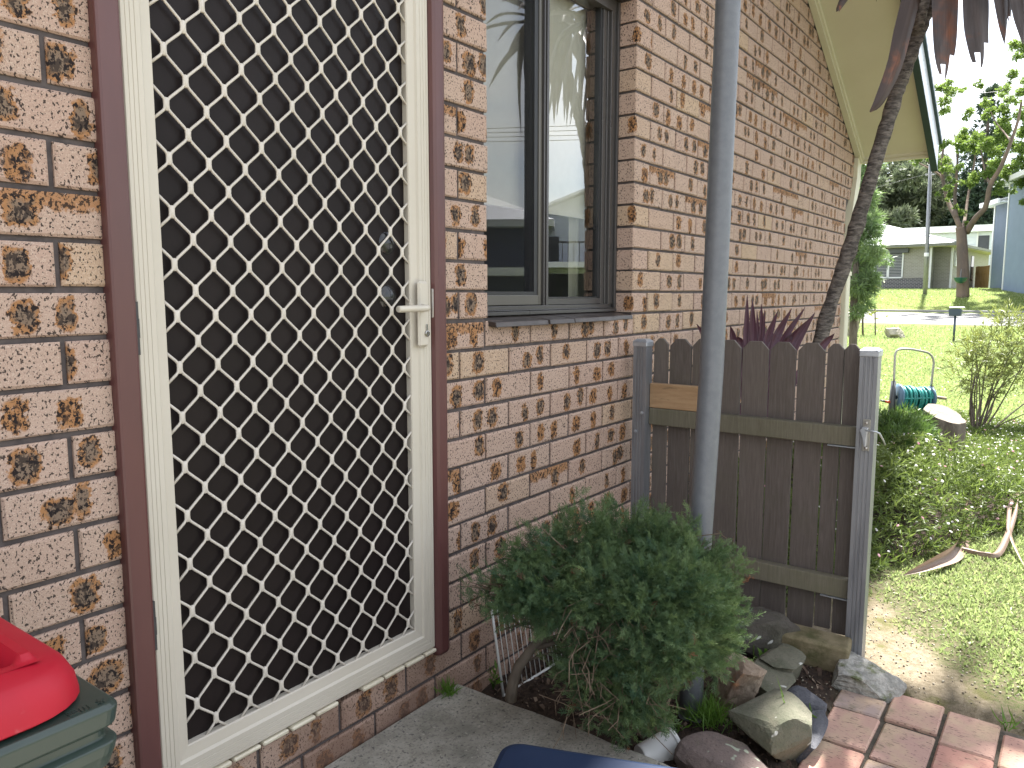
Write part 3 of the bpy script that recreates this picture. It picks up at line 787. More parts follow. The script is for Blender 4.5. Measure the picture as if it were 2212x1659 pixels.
# grey steel pole
mb = MB(); pt = [onp(x_, y_, 1, -.592) for x_, y_ in ((1489,1590),(1500,1340),(1537,800),(1573,0))]; pt.append(pt[-1]+(pt[-1]-pt[-2])*.45)
mb.tube(pt, .0345, 28)
pole = tag(mb.build('steel_pole', M['pole'], smooth=True), 'tall round grey painted steel pole standing in the juniper', 'pole')
for pl in pole.data.polygons: pl.use_smooth = len(pl.vertices) == 4

# ================================================================== wheelie bin
M['binred'] = surf('red_lid_plastic', (.37,.006,.020), (.31,.006,.018), 5, .5, bump=.06, bscale=50, dirt=(.36,.08,.09), dscale=22, damt=(.64,.8), spec=.3)
M['bingreen'] = surf('green_bin_plastic', (.020,.034,.028), (.028,.042,.034), 7, .34, bump=.08, bscale=60, dirt=(.10,.11,.105), dscale=16, damt=(.62,.80))
wb = empty('wheelie_bin', (-1.795,-.40,-1.0), 'dark green wheelie bin with a bright red lid beside the door', 'bin')
def rrect(x0, x1, y0, y1, r, n=6):
    P = []
    for cx, cy, a0 in ((x1-r,y1-r,0),(x0+r,y1-r,90),(x0+r,y0+r,180),(x1-r,y0+r,270)):
        for i in range(n+1):
            a = math.radians(a0+90*i/n); P.append((cx+r*math.cos(a), cy+r*math.sin(a)))
    return P
def loft(mb, loops, capb=True, capt=True, m=0):
    n = len(loops[0]); V = [p for L in loops for p in L]; F = []
    for i in range(len(loops)-1):
        for j in range(n):
            k = (j+1) % n; F.append((i*n+j, i*n+k, (i+1)*n+k, (i+1)*n+j))
    if capb: F.append(list(range(n))[::-1])
    if capt: F.append([(len(loops)-1)*n+j for j in range(n)])
    mb.add(V, F, m)
bx0, bx1, by0, by1 = -2.09, -1.4985, -.7615, -.03
mb = MB(); L = []
for ins, z, r in ((.10,-.96,.05),(.055,-.45,.05),(.034,-.275,.03),(.006,-.262,.018),(.002,-.248,.018),(.001,-.238,.016),(.009,-.234,.014),(.009,-.226,.014),(.002,-.222,.014),(.0,-.206,.014),(.004,-.2015,.014),(.03,-.200,.03)):
    L.append([(x,y,z) for x, y in rrect(bx0+ins, bx1-ins, by0+ins, by1-ins, r)])
loft(mb, L)
mb.build('bin_body', M['bingreen'], wb, smooth=False, bevel=.0015)
lid = MB(); L = []
lx0, lx1, ly0, ly1 = bx0+.01, bx1-.0145, by0+.007, by1-.02
for ins, z, r in ((.003,-.1985,.055),(.0,-.196,.055),(.003,-.180,.052),(.009,-.167,.050),(.015,-.162,.048),(.034,-.1565,.035)):
    L.append([(x,y,z) for x, y in rrect(lx0+ins, lx1-ins, ly0+ins, ly1-ins, r)])
loft(lid, L, capb=False, capt=False)
gx_ = np.concatenate([np.linspace(lx0+.034,-1.66,24)[:-1], np.linspace(-1.66,lx1-.034,44)]); gy_ = np.concatenate([np.linspace(ly0+.034,-.50,64)[:-1], np.linspace(-.50,ly1-.034,20)]); nx_, nn = len(gx_), len(gy_)
Vg = []
def sst(x, a, b): t = min(1, max(0, (x-a)/(b-a))); return t*t*(3-2*t)
for x in gx_:
    for y in gy_:
        e = min(x-lx0-.034, lx1-.034-x, y-ly0-.034, ly1-.034-y)
        h = -.1565 + .040*sst(e, .03, .16)
        rec = sst(x, -1.95, -1.944)*(1-sst(x, -1.569, -1.564))*sst(y, ly0+.047, ly0+.052)*(1-sst(y, ly0+.11, ly0+.19))
        bar = (1-sst(abs(x+1.556), .0045, .0085))*sst(y, ly0+.038, ly0+.046)*(1-sst(y, ly0+.13, ly0+.14))
        Vg.append((x, y, h - .046*rec + .007*bar))
Fg = [(i*nn+j, (i+1)*nn+j, (i+1)*nn+j+1, i*nn+j+1) for i in range(nx_-1) for j in range(nn-1)]
lid.add(Vg, Fg)
lo = lid.build('bin_lid', M['binred'], wb, smooth=True)
md = lo.modifiers.new('edges', 'EDGE_SPLIT'); md.split_angle = math.radians(38)
mb = MB()                                         # raised moulded marks on the rim
def bar(x0,y0,x1,y1,w=.0011):
    d = np.array([x1-x0,y1-y0]); l = np.linalg.norm(d); a = math.atan2(d[1], d[0])
    mb.obox(((x0+x1)/2,(y0+y1)/2,-.2008), l/2, w/2, .0006, Matrix.Rotation(a,4,'Z'))
for k in range(4): bar(-1.541,-.7535+.0033*k,-1.533,-.7535+.0033*k)
bar(-1.541,-.7535,-1.541,-.7436)
for x in (-1.5305,-1.527,-1.5235): bar(x,-.7545,x,-.7465)
bar(-1.5285,-.7545,-1.5268,-.7545); bar(-1.525,-.7545,-1.5233,-.7545)
bar(-1.517,-.7535,-1.510,-.7475); bar(-1.5165,-.7475,-1.511,-.7535); bar(-1.5138,-.7545,-1.5138,-.7445)
mb.build('moulded_mark', M['bingreen'], wb)
for x in (-2.03,-1.56):
    mb = MB(); mb.lathe([(.02,-.025),(.10,-.025),(.105,-.015),(.105,.015),(.10,.025),(.02,.025)], (x+(.06 if x<-1.8 else -.06)*0,-.10,-.895), (1,0,0), 20); mb.build('wheel', M['hinge'], wb)

# navy tub at the lower edge
M['navy'] = surf('navy_plastic', (.008,.016,.040), (.010,.020,.048), 6, .6, bump=.06, bscale=70, dirt=(.03,.04,.065), dscale=40, damt=(.70,.8), spec=.15)
tub = empty('storage_tub', (-.93,-1.0,-1.0), 'navy blue plastic storage tub with rounded lid corners on the landing', 'tub')
d1 = np.array([.363,-.932]); d2 = np.array([-.932,-.363]); c0 = np.array([-.772,-.648])
def tubloop(ins, z, r):
    return [(*(c0 + d1*a + d2*b), z) for a, b in rrect(ins, .62-ins, ins, .44-ins, r)]
mb = MB(); loft(mb, [tubloop(.07,-.998,.04), tubloop(.03,-.70,.04)]); mb.build('tub_body', M['navy'], tub)
mb = MB(); loft(mb, [tubloop(.010,-.699,.035), tubloop(0,-.695,.035), tubloop(0,-.652,.035), tubloop(.004,-.642,.035), tubloop(.014,-.6385,.03)]); mb.build('tub_lid', M['navy'], tub, bevel=.002)

# wire rack leaning on the wall
M['whitewire'] = surf('white_rusty_wire', (.60,.60,.58), (.5,.5,.48), 6, .45, bump=.1, bscale=100, dirt=(.20,.08,.03), dscale=16, damt=(.60,.68))
rk = empty('wire_rack', (.05,-.06,-1.09), 'white rusty wire rack leaning on the bricks behind the juniper', 'rack')
def rkp(u, v):                                     # u along, v up
    return np.array([-.012+.36*u, -.075-.02*u+.05*v, -1.09+.30*v])
mb = MB(); mb.tube([rkp(0,0),rkp(0,1)], .0042, 8); mb.tube([rkp(1,0),rkp(1,1)], .0042, 8); mb.tube([rkp(0,.02),rkp(1,.02)], .0042, 8); mb.build('rack_frame', M['whitewire'], rk, smooth=True)
for k in range(1, 15):
    mb = MB(); mb.tube([rkp(k/15,.02),rkp(k/15,.98)], .0016, 6); mb.build('wire', M['whitewire'], rk, smooth=True)
mb = MB()
A, B = rkp(-.02,.97), rkp(1.02,.97); mb.tube([A,B], .010, 8); mb.build('rack_clip', surf('grey_plastic_clip', (.07,.08,.10), (.06,.07,.09), 5, .4, bump=0), rk, smooth=True)

# white plastic pot on its side
M['whitepl'] = surf('white_plastic', (.62,.62,.60), (.55,.55,.53), 9, .4, bump=.05, bscale=60, dirt=(.40,.38,.33), dscale=14, damt=(.6,.8))
rc_ = atd(1424,1622,2.10); bc_ = atd(1340,1652,2.05); ax_ = rc_-bc_; ax_ = ax_/np.linalg.norm(ax_)
mb = MB(); mb.lathe([(0,-.062),(.031,-.062),(.033,-.058),(.046,.034),(.050,.036),(.050,.046),(.0475,.048),(.0465,.040),(.0440,.032),(.031,-.054),(0,-.054)], rc_, ax_, 36)
pot = tag(mb.build('plastic_pot', M['whitepl'], smooth=True, bevel=.001), 'white plastic pot lying on its side by the concrete edge', 'pot')

# ================================================================== rocks
def rock(name, label, base, size, rot=0.0, seed=0, mat=None, tilt=0.0, flat=.0, facets=9, rough=.05, cat='rock', group=None, sub=4, lift=None):
    rr = np.random.default_rng(seed)
    bm = bmesh.new(); bmesh.ops.create_icosphere(bm, subdivisions=sub, radius=1)
    V = np.array([v.co[:] for v in bm.verts]); F = [[v.index for v in f.verts] for f in bm.faces]; bm.free()
    for k in range(facets):
        nrm = rr.normal(size=3); nrm[2] *= .7; nrm /= np.linalg.norm(nrm); d = rr.uniform(.44,.74)
        s = V @ nrm; over = np.clip(s-d, 0, None); V = V - over[:,None]*nrm*.97
    if flat: V[:,2] = np.where(V[:,2] > flat, flat + (V[:,2]-flat)*.15, V[:,2])
    nz = fbm(V[:,0]*1.0+V[:,2]*.7, V[:,1]+V[:,2]*.5, 2.3, seed+.3, 5) + .6*fbm(V[:,0]-V[:,2], V[:,1]*.8+V[:,2], 8, seed+2, 3)
    V = V*(1+rough*nz[:,None])
    V = V*np.array(size)
    R = np.array((Matrix.Rotation(rot,3,'Z') @ Matrix.Rotation(tilt,3,'X'))); V = V @ R.T
    z0 = V[:,2].min(); V[:,2] -= z0 + (lift if lift is not None else .25*(V[:,2].max()-z0))
    me = bpy.data.meshes.new(name); me.from_pydata(V.tolist(), [], F); me.materials.append(mat)
    me.update()
    o = bpy.data.objects.new(name, me); link(o); o.location = base
    return tag(o, label, cat, group)
def rockmat(name, a, b, c, lich=.68, lc=(.42,.42,.38)):
    g = G(name); v = g.coord('Object')
    col = g.mix(g.step(g.noise(v, 11, 6, .65), .36, .64), a, b)
    col = g.mix(g.step(g.noise(v, 5, 5, .7), .52, .68), col, c)
    col = g.mix(g.math('MULTIPLY', g.step(g.noise(v, 150, 3, .6), .55, .7), .5), col, tuple(k*.4 for k in a))
    col = g.mix(g.step(g.noise(v, 17, 2, .5), lich, lich+.03), col, lc)
    h = g.math('ADD', g.noise(v, 24, 6, .7), g.math('MULTIPLY', g.noise(v, 160, 4, .6), .3))
    return g.pbr(col, .88, g.bump(h, .75, .010), spec=.2)
RM = {'green': rockmat('rock_green_grey', (.125,.118,.088), (.085,.088,.060), (.15,.13,.095)),
      'brown': rockmat('rock_rusty', (.27,.215,.16), (.17,.12,.085), (.33,.13,.045), .72),
      'dark': rockmat('rock_dark', (.075,.066,.056), (.052,.048,.036), (.105,.10,.075)),
      'blue': rockmat('rock_slate', (.10,.10,.11), (.075,.075,.085), (.115,.10,.09), .73),
      'pink': rockmat('rock_pinkish', (.155,.118,.105), (.115,.09,.082), (.14,.13,.085), .60, (.30,.33,.25)),
      'pale': rockmat('rock_pale', (.40,.36,.29), (.27,.245,.20), (.2,.19,.16), .75)}
def gp(px, py, z=-1.09): return onp(px, py, 2, z)
rock('garden_rock', 'long dark mossy rock wedge leaning towards the picket panel', (.705,-.565,-1.11), (.27,.10,.165), -.93, 3, RM['dark'], .1, .3, 12, lift=0)
rock('garden_rock', 'blunt grey green rock end in front of the sandstone block', (.590,-.735,-1.12), (.115,.09,.125), .3, 8, RM['green'], 0, .2, 9, lift=0)
rock('garden_rock', 'broad flat olive grey rock behind the rusty pitted rock', (.455,-.735,-1.12), (.165,.12,.10), .35, 5, RM['green'], .1, .15, 8, lift=0)
rock('garden_rock', 'rough pitted rock with rusty orange patches near the pole', (.335,-.685,-1.12), (.105,.08,.13), .8, 12, RM['brown'], .2, .4, 8, .13, lift=0)
rock('garden_rock', 'large smooth angular grey rock at the paving side', (.215,-.835,-1.135), (.19,.12,.14), -.25, 24, RM['green'], -.12, .25, 17, .02, lift=0)
rock('garden_rock', 'flat bluish slate stone sunk beside the paving', (.345,-.90,-1.13), (.17,.055,.06), .1, 31, RM['blue'], 0, .2, 8, .03, lift=0)
rock('garden_rock', 'small bluish stone below the blunt grey green rock', (.515,-.848,-1.125), (.085,.055,.055), .5, 33, RM['blue'], 0, .2, 8, .04, lift=0)
rock('garden_rock', 'pinkish brown rock with pale lichen beside the white pot', (.020,-.785,-1.165), (.15,.14,.10), .3, 44, RM['pink'], .1, .3, 8, .04, lift=0)
mb = MB(); mb.box((-.052,-.135,-.055),(.052,.135,.045), ch=.008)
sb = mb.build('sandstone_block', M['sandstone'], bevel=.006); sb.location = (.815,-.765,-1.045); sb.rotation_euler = (.05,-.06,.12)
tag(sb, 'mossy brown sandstone block on end under the picket panel', 'block')
rock('concrete_footing', 'rough pale concrete footing around the latch post', (.765,-.945,-1.13), (.20,.14,.065), .5, 52, M['footing'], 0, .3, 6, .10, cat='footing', lift=0)

# ================================================================== foliage tools
def rand_rot(N, rng, up=None, spread=None, dirs=None):
    """N rotation matrices whose local +Y axis points along dirs"""
    if dirs is None:
        dirs = rng.normal(size=(N,3))
    d = dirs/np.linalg.norm(dirs, axis=1)[:,None]
    a = rng.normal(size=(N,3)); u = np.cross(d, a); u /= np.linalg.norm(u, axis=1)[:,None] + 1e-9
    w = np.cross(u, d)
    return np.stack([u, d, w], axis=2)            # columns x,y,z
def scatter(TV, TF, P, R, S, rnd):
    N = len(P); t = len(TV)
    V = np.einsum('nij,tj->nti', R, TV)*S[:,None,None] + P[:,None,:]
    F = (TF[None,:,:] + (np.arange(N)*t)[:,None,None]).reshape(-1, TF.shape[1])
    return V.reshape(-1,3), F, np.repeat(rnd, t)
def leaf_obj(name, TV, TF, P, R, S, rnd, mat, parent=None, smooth=False, **kw):
    V, F, r = scatter(np.asarray(TV,float), np.asarray(TF), P, R, S, rnd)
    org = np.array(wloc(parent)) if parent is not None else np.zeros(3)
    me = mesh_np(name, V-org, F, mat, attrs={'rnd': ('FLOAT', r)}, smooth=smooth)
    return np_obj(name, me, parent, **kw)
LEAF = ([(0,0,0),(-.16,.35,.05),(.16,.35,.05),(0,1,-.04)], [(0,2,3,1)])               # one broad leaf, length 1
LANCE = ([(0,0,0),(-.07,.4,.03),(.07,.4,.03),(0,1,-.12)], [(0,2,3,1)])
def multi(T, k, rng, spread=.9, size=(.7,1.0), step=.0):
    """a twig of k leaves from one template"""
    V, F = [], []; tv = np.array(T[0])
    for i in range(k):
        d = np.array([rng.normal()*spread, 1.0, rng.normal()*spread]); R = rand_rot(1, rng, dirs=d[None])[0]
        v = (tv*rng.uniform(*size)) @ R.T + np.array([0, step*i, 0]); b = len(V)*len(tv)
        V.append(v); F += [[q+b for q in f] for f in T[1]]
    return np.concatenate(V), np.array(F)
def shell(c, r, N, rng, inner=.55):
    """points in a ball, more of them near its surface; also the outward directions"""
    d = rng.normal(size=(N,3)); d /= np.linalg.norm(d, axis=1)[:,None]
    rad = (inner + (1-inner)*rng.random(N)**.6)
    return np.asarray(c) + d*rad[:,None]*np.asarray(r), d
M['bark'] = surf('grey_bark', (.15,.125,.10), (.085,.07,.056), 12, .95, stretch=(1,1,.35), bump=.8, bscale=50, bdist=.01, spec=.1)
M['barkred'] = surf('gum_bark', (.175,.13,.10), (.105,.085,.072), 1.6, .9, stretch=(1,1,.4), bump=.6, bscale=9, bdist=.05, spec=.1)
M['twig'] = surf('dry_twig', (.19,.145,.105), (.12,.085,.06), 30, .95, bump=0, spec=.1)

# ================================================================== juniper
rng = np.random.default_rng(5)
jun = empty('juniper_bush', (.03,-.16,-1.1), 'dense blue green juniper bush with bare brown twigs around the grey pole', 'bush')
CL = [(1280,1400,1.95,.07,.6),(1330,1440,1.93,.08,.7),(1250,1470,1.98,.05,.45),(1400,1535,1.91,.06,.6),(1350,1530,1.94,.055,.5),(1310,1490,1.96,.055,.5),(1250,1440,1.98,.05,.4),(1040,1275,2.0,.035,.7),(1090,1300,2.0,.045,.8),(1300,1480,1.96,.05,.35),(1350,1560,1.92,.05,.4),(1290,1420,1.97,.06,.4),(1150,1185,2.06,.085,1),(1240,1160,2.12,.10,1),(1345,1150,2.14,.11,1),(1450,1170,2.12,.11,1),(1535,1185,2.10,.085,1),(1080,1272,2.0,.05,.7),(1120,1235,2.02,.08,.9),(1190,1270,1.98,.10,.9),(1300,1255,1.97,.11,.9),(1410,1270,1.93,.125,1.1),(1510,1280,1.98,.11,1.1),(1562,1275,2.03,.065,1),(1430,1375,1.90,.115,1),(1520,1385,1.98,.095,1),(1545,1340,2.0,.07,1),(1380,1480,1.90,.07,.7),(1440,1420,1.92,.05,.8),(1340,1400,1.93,.075,.35),(1260,1340,1.98,.07,.3),(1330,1510,1.95,.06,.3),(1480,1250,1.93,.10,1)]
Ps, Ds, Rn = [], [], []
for (px, py, d, r, w) in CL:
    px = px-(px-1330)*.09; py = py+26*(py < 1300); r = r*.80; c = atd(px, py, d); nb = int(100*w*(r/.1)**2)
    tips, td = shell(c, (r,r,r*.92), nb, rng, .35)
    tips = tips + td*np.abs(rng.normal(size=(nb,1)))*.028
    for q in range(nb):                           # each small branch carries its own tuft
        N = int(rng.uniform(11,24)); ax = td[q] + np.array([0,-.1,.5]) + rng.normal(size=3)*.35; ax /= np.linalg.norm(ax)
        t = rng.random(N)
        Ps.append(tips[q] + ax*((t-.75)*.085)[:,None] + rng.normal(size=(N,3))*.011); Ds.append(ax + rng.normal(size=(N,3))*.42)
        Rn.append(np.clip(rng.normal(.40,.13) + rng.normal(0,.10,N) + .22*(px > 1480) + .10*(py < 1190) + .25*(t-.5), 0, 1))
Ps, Ds, Rn = np.concatenate(Ps), np.concatenate(Ds), np.concatenate(Rn)
ok = (Ps[:,1] < -.02) & (Ps[:,0] < .86) & (Ps[:,2] > -1.085) & (np.hypot(Ps[:,0]-.225, Ps[:,1]+.592) > .045)
Ps, Ds, Rn = Ps[ok], Ds[ok], Rn[ok]
tv, tf = [], []
def twl(a, b, w, up):
    a, b = np.array(a), np.array(b); d = b-a; s = np.cross(d, up); s = s/np.linalg.norm(s)*w; m = a+d*.55; k = len(tv)
    tv.extend([a, m-s, b, m+s]); tf.append([k,k+1,k+2,k+3])
sp_rng = np.random.default_rng(2)
twl((0,0,0),(0,1,0),.028,(0,0,1)); twl((0,.0,0),(0,.95,.02),.028,(1,0,0))
for i in range(10):
    t = .10+.085*i; sd = -1 if i % 2 else 1; L = .46*(1-.55*t)*sp_rng.uniform(.7,1.3)
    twl((0,t,0),(sd*L*.7, t+L*.8, sp_rng.uniform(-.22,.26)), .024, (0,0,1))
    twl((sd*L*.3,t+L*.3,0),(sd*L*.2, t+L*1.0, sp_rng.uniform(-.1,.3)), .022, (0,0,1))
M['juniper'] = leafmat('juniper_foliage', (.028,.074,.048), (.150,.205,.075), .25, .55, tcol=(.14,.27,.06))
N = len(Ps)
Rn = np.clip(Rn + (rng.random(N) < .06)*.35, 0, 1)
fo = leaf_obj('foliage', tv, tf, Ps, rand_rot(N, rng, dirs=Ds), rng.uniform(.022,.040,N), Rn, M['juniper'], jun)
fo['kind'] = 'stuff'
mb = MB()                                          # inner brown twigs
for i in range(620):
    c = CL[rng.integers(len(CL))]; a = atd(c[0]+rng.normal()*22, c[1]+rng.normal()*22, c[2]+.02+rng.normal()*.03); o_ = np.array([.30,-.42,-.85])
    b = a + (o_-a)*rng.uniform(.2,.7) + rng.normal(size=3)*.03; mid = (a+b)/2 + rng.normal(size=3)*.018
    if max(a[1], b[1], mid[1]) > -.01: continue
    mb.tube([a, mid, b], [.0010,.0016,.0022], 4, caps=False)
for i in range(230):
    a = atd(rng.uniform(1230,1420), rng.uniform(1290,1540), rng.uniform(1.87,2.0)); b = a + np.array([rng.normal()*.05, rng.normal()*.05, -abs(rng.normal()*.06)]); mid = (a+b)/2+rng.normal(size=3)*.015
    if b[2] < -1.08: b[2] = -1.08
    mb.tube([a, mid, b], [.0009,.0013,.0010], 4, caps=False)
tw = mb.build('twigs', M['twig'], jun, recalc=False); tw['kind'] = 'stuff'
Pd = Ps[rng.choice(N, 150)] + rng.normal(size=(150,3))*.01
M['deadjun'] = leafmat('dead_juniper', (.16,.065,.03), (.10,.06,.035), .2, .7)
leaf_obj('dead_sprays', tv, tf, Pd, rand_rot(150, rng), rng.uniform(.03,.05,150), rng.random(150), M['deadjun'], jun)['kind'] = 'stuff'
def poly(pts): return [atd(*p) for p in pts]
br = MB(); br.tube(poly([(1103,1512,2.11),(1108,1475,2.10),(1120,1440,2.09),(1150,1400,2.06),(1195,1350,2.03),(1260,1300,2.02),(1340,1240,2.05)]), [.017,.0155,.0145,.013,.011,.009,.005], 10)
trk = br.build('trunk', M['bark'], jun, smooth=True)
for k, (pts, r) in enumerate([([(1150,1402,2.06),(1200,1388,2.03),(1260,1384,2.0),(1340,1392,1.97),(1420,1400,1.98)],.0085),([(1165,1388,2.05),(1225,1368,2.01),(1290,1340,1.98),(1360,1320,1.97)],.007),([(1128,1432,2.08),(1180,1412,2.04),(1225,1408,2.01),(1250,1415,2.0)],.004),([(1170,1378,2.05),(1150,1345,2.06),(1115,1352,2.06),(1080,1362,2.05)],.006),([(1200,1347,2.03),(1230,1290,2.05),(1225,1230,2.08)],.006)]):
    b2 = MB(); b2.tube(poly(pts), np.linspace(r, r*.35, len(pts)), 7); b2.build('branch', M['bark'], jun, smooth=True)

# ================================================================== strap leaved palms
def palmleafmat(name, a, b, c):
    g = G(name); v = g.n('Attribute', attribute_name='luv').outputs['Vector']; r = g.n('ObjectInfo').outputs['Random']
    of = g.n('VectorMath', operation='ADD'); g.set(of.inputs[0], v); cx = g.n('CombineXYZ'); g.set(cx.inputs[0], g.math('MULTIPLY', r, 30.0)); g.set(of.inputs[1], cx.outputs[0])
    col = g.mix(g.step(g.noise(g.scale(of.outputs[0], (9,1.2,1)), 2.2, 5, .65), .38, .66), a, b)
    col = g.mix(g.step(g.noise(g.scale(of.outputs[0], (1.2,1.6,1)), 2.0, 4, .6), .52, .72), col, c)
    col = g.mix(g.math('MULTIPLY', g.step(g.noise(g.scale(of.outputs[0], (60,1,1)), 1.5, 2, .5), .45, .7), .35), col, tuple(k*.4 for k in a))
    p = g.n('BsdfPrincipled', {'Base Color': col, 'Roughness': .48, 'Specular IOR Level': .4})
    t = g.n('BsdfTranslucent'); g.set(t.inputs[0], col)
    mxs = g.n('MixShader', {0: .18}); g.t.links.new(p.outputs[0], mxs.inputs[1]); g.t.links.new(t.outputs[0], mxs.inputs[2]); g.t.links.new(mxs.outputs[0], g.out.inputs[0])
    return g.m
M['palmdead'] = palmleafmat('dying_strap_leaf', (.046,.033,.030), (.070,.056,.055), (.13,.045,.02))
M['palmbrown'] = palmleafmat('brown_strap_leaf', (.040,.023,.017), (.060,.038,.030), (.27,.085,.030))
M['palmlive'] = palmleafmat('purple_strap_leaf', (.038,.026,.028), (.058,.044,.046), (.045,.050,.036))
M['cordy'] = palmleafmat('cordyline_leaf', (.060,.018,.030), (.095,.040,.062), (.085,.060,.090))
M['bark_palm'] = surf('palm_trunk_bark', (.175,.152,.135), (.075,.066,.06), 22, .95, stretch=(1,1,3.2), bump=1.0, bscale=34, bdist=.012, spec=.1, dirt=(.045,.04,.037), dscale=26, damt=(.48,.66))
def bez(P, n):
    P = np.asarray(P, float); t = np.linspace(0,1,n)
    # Catmull-Rom through the points
    Q = np.concatenate([[2*P[0]-P[1]], P, [2*P[-1]-P[-2]]]); out = []
    for s in t:
        x = s*(len(P)-1); i = min(int(x), len(P)-2); f = x-i; a,b,c,d = Q[i:i+4]
        out.append(.5*((2*b)+(-a+c)*f+(2*a-5*b+4*c-d)*f*f+(-a+3*b-3*c+d)*f**3))
    return np.array(out)
def strap(name, P, w, mat, parent, side=None, n=16, fold=.18, tip=1.0, root=.45, split=0, rng=random, label=None):
    C = bez(P, n); T = np.gradient(C, axis=0); T /= np.linalg.norm(T, axis=1)[:,None]
    side = np.asarray(side if side is not None else (1,0,0), float); V = []; F = []; uv = []
    k = 5
    for i in range(n):
        t = i/(n-1)
        prof = (root + (1-root)*min(1, t/.35)) if t < .35 else 1.0
        if t > .45: prof *= max(.02, 1-((t-.45)/.55)**1.7)**tip
        s = side - T[i]*np.dot(side, T[i]); s /= np.linalg.norm(s)+1e-9; nn_ = np.cross(s, T[i])
        for j in range(k):
            u = (j/(k-1)-.5)*2
            V.append(C[i] + s*u*w/2*prof + nn_*(abs(u)-.5)*fold*w*prof); uv.append((u*.1, t*1.2, 0))
    for i in range(n-1):
        for j in range(k-1):
            if split and ((j == 1 and i > n*.80) or (j == 3 and i > n*.74) or (j == 0 and i > n*.90)): continue
            F.append((i*k+j, i*k+j+1, (i+1)*k+j+1, (i+1)*k+j))
    V = np.array(V); org = np.array(wloc(parent)) if parent is not None else V.mean(axis=0)
    me = mesh_np(name, V-org, np.array(F), mat, smooth=True, attrs={'luv': ('FLOAT_VECTOR', np.array(uv))})
    o = np_obj(name, me, parent, loc=(0,0,0) if parent is not None else org)
    if label: o['label'] = label
    return o
def palm_trunk(parent, P, r0, r1, seed=1):
    n = 90; C = bez(P, n); rr = np.random.default_rng(seed); r = np.linspace(r0, r1, n)*(1+.05*np.sin(np.arange(n)*2.1)+.05*rr.normal(size=n))
    C = C + rr.normal(size=(n,3))*.0012
    mb = MB(); mb.tube(C, r, 16); return mb.build('trunk', M['bark_palm'], parent, smooth=True)
# the palm that leans out from behind the picket panel
tb = atd(1772,735,3.85)
pal = empty('palm_tree', (tb[0]-.28,tb[1]+.04,GZ), 'leaning slender palm with drooping brown strap leaves behind the picket panel', 'palm')
P0 = [np.array([tb[0]-.28,tb[1]+.04,GZ-.03]), np.array([tb[0]-.13,tb[1]+.02,-.55]), tb, atd(1832,548,3.82), atd(1878,392,3.78), atd(1930,222,3.74), atd(1962,130,3.72), atd(2000,30,3.70), atd(2040,-60,3.68), atd(2075,-130,3.66)]
palm_trunk(pal, P0, .037, .032)
crown = atd(2085,-150,3.66)
stub = MB(); stub.tube([atd(1975,90,3.72), atd(1988,40,3.66), atd(2000,-10,3.6)], [.030,.026,.024], 10); stub.build('trunk_fork', M['bark_palm'], pal, smooth=True)
zz = lambda x, y: ((2950+x/2.765)*2212/3648, (y/2.765)*2212/3648)
def hang(pts, w, d=3.62, split=0, side=None, dc=0.0, tip=1.0, fold=.18, mat='palmdead'):
    P = [crown + np.array([0,0,.02])]
    for p in pts: P.append(atd(*p[:2], p[2] if len(p) > 2 else d))
    strap('leaf', P, w, M[mat], pal, side=side if side is not None else _R*1.0 + _F*.25, split=split, n=24, tip=tip, fold=fold, root=.7)
hang([(2035,-110),(1985,-40),(1955,60),(1935,140),(1902,215),(1879,242)], .098, 3.58, tip=.75, fold=.22, mat='palmbrown')
hang([(2040,-120),(1990,-20),(1965,50),(1945,90),(1932,150),(1922,200)], .045, 3.62, fold=.3, mat='palmbrown')
hang([(2060,-130),(2046,-60),(2044,0),(2043,80),(2041,130),(2040,172)], .150, 3.55, split=1, tip=.5, fold=.08)
hang([(2085,-140),(2105,-70),(2110,0),(2111,60),(2115,105),(2117,146)], .150, 3.52, split=1, tip=.32, fold=.08)
hang([(2110,-140),(2155,-90),(2163,-20),(2166,20),(2168,60),(2170,96)], .085, 3.45, tip=.9)
hang([(2110,-140),(2165,-100),(2178,-30),(2180,0),(2181,30),(2182,56)], .07, 3.5, split=1)
hang([(2115,-140),(2190,-90),(2202,-20),(2206,30),(2209,65),(2210,96)], .10, 3.42, tip=.9)
hang([(2115,-150),(2205,-110),(2232,-40),(2236,20),(2238,60)], .10, 3.4)
hang([(2040,-150),(1960,-120),(1850,-60),(1830,-20),(1812,16),(1806,26)], .045, 3.5, mat='palmbrown')
hang([(2040,-155),(1970,-130),(1870,-70),(1838,-20),(1818,12),(1812,26)], .04, 3.45, mat='palmbrown')
hang([(2040,-155),(1990,-130),(1905,-70),(1895,-20),(1893,4)], .035, 3.7)
rp = random.Random(3)
def crown_leaves(parent, c, n, L, w, mat, seed, lo=-.5, hi=1.1, droop=1.0):
    rp = random.Random(seed)
    for k in range(n):
        a = k*2.39996 + rp.uniform(-.2,.2); e = lo + (hi-lo)*((k+.5)/n) + rp.uniform(-.1,.1); l = L*rp.uniform(.8,1.1)
        d = np.array([math.cos(a)*math.cos(e), math.sin(a)*math.cos(e), math.sin(e)])
        P = [c, c+d*l*.35, c+d*l*.68+np.array([0,0,-.10*l*droop]), c+d*l*.92+np.array([0,0,-.32*l*droop])]
        strap('leaf', P, w*rp.uniform(.8,1.1), M[mat], parent, side=np.cross(d,(0,0,1)), n=12, fold=.16, root=.5)
crown_leaves(pal, crown, 26, .95, .085, 'palmlive', 4, .30, 1.3, .7)
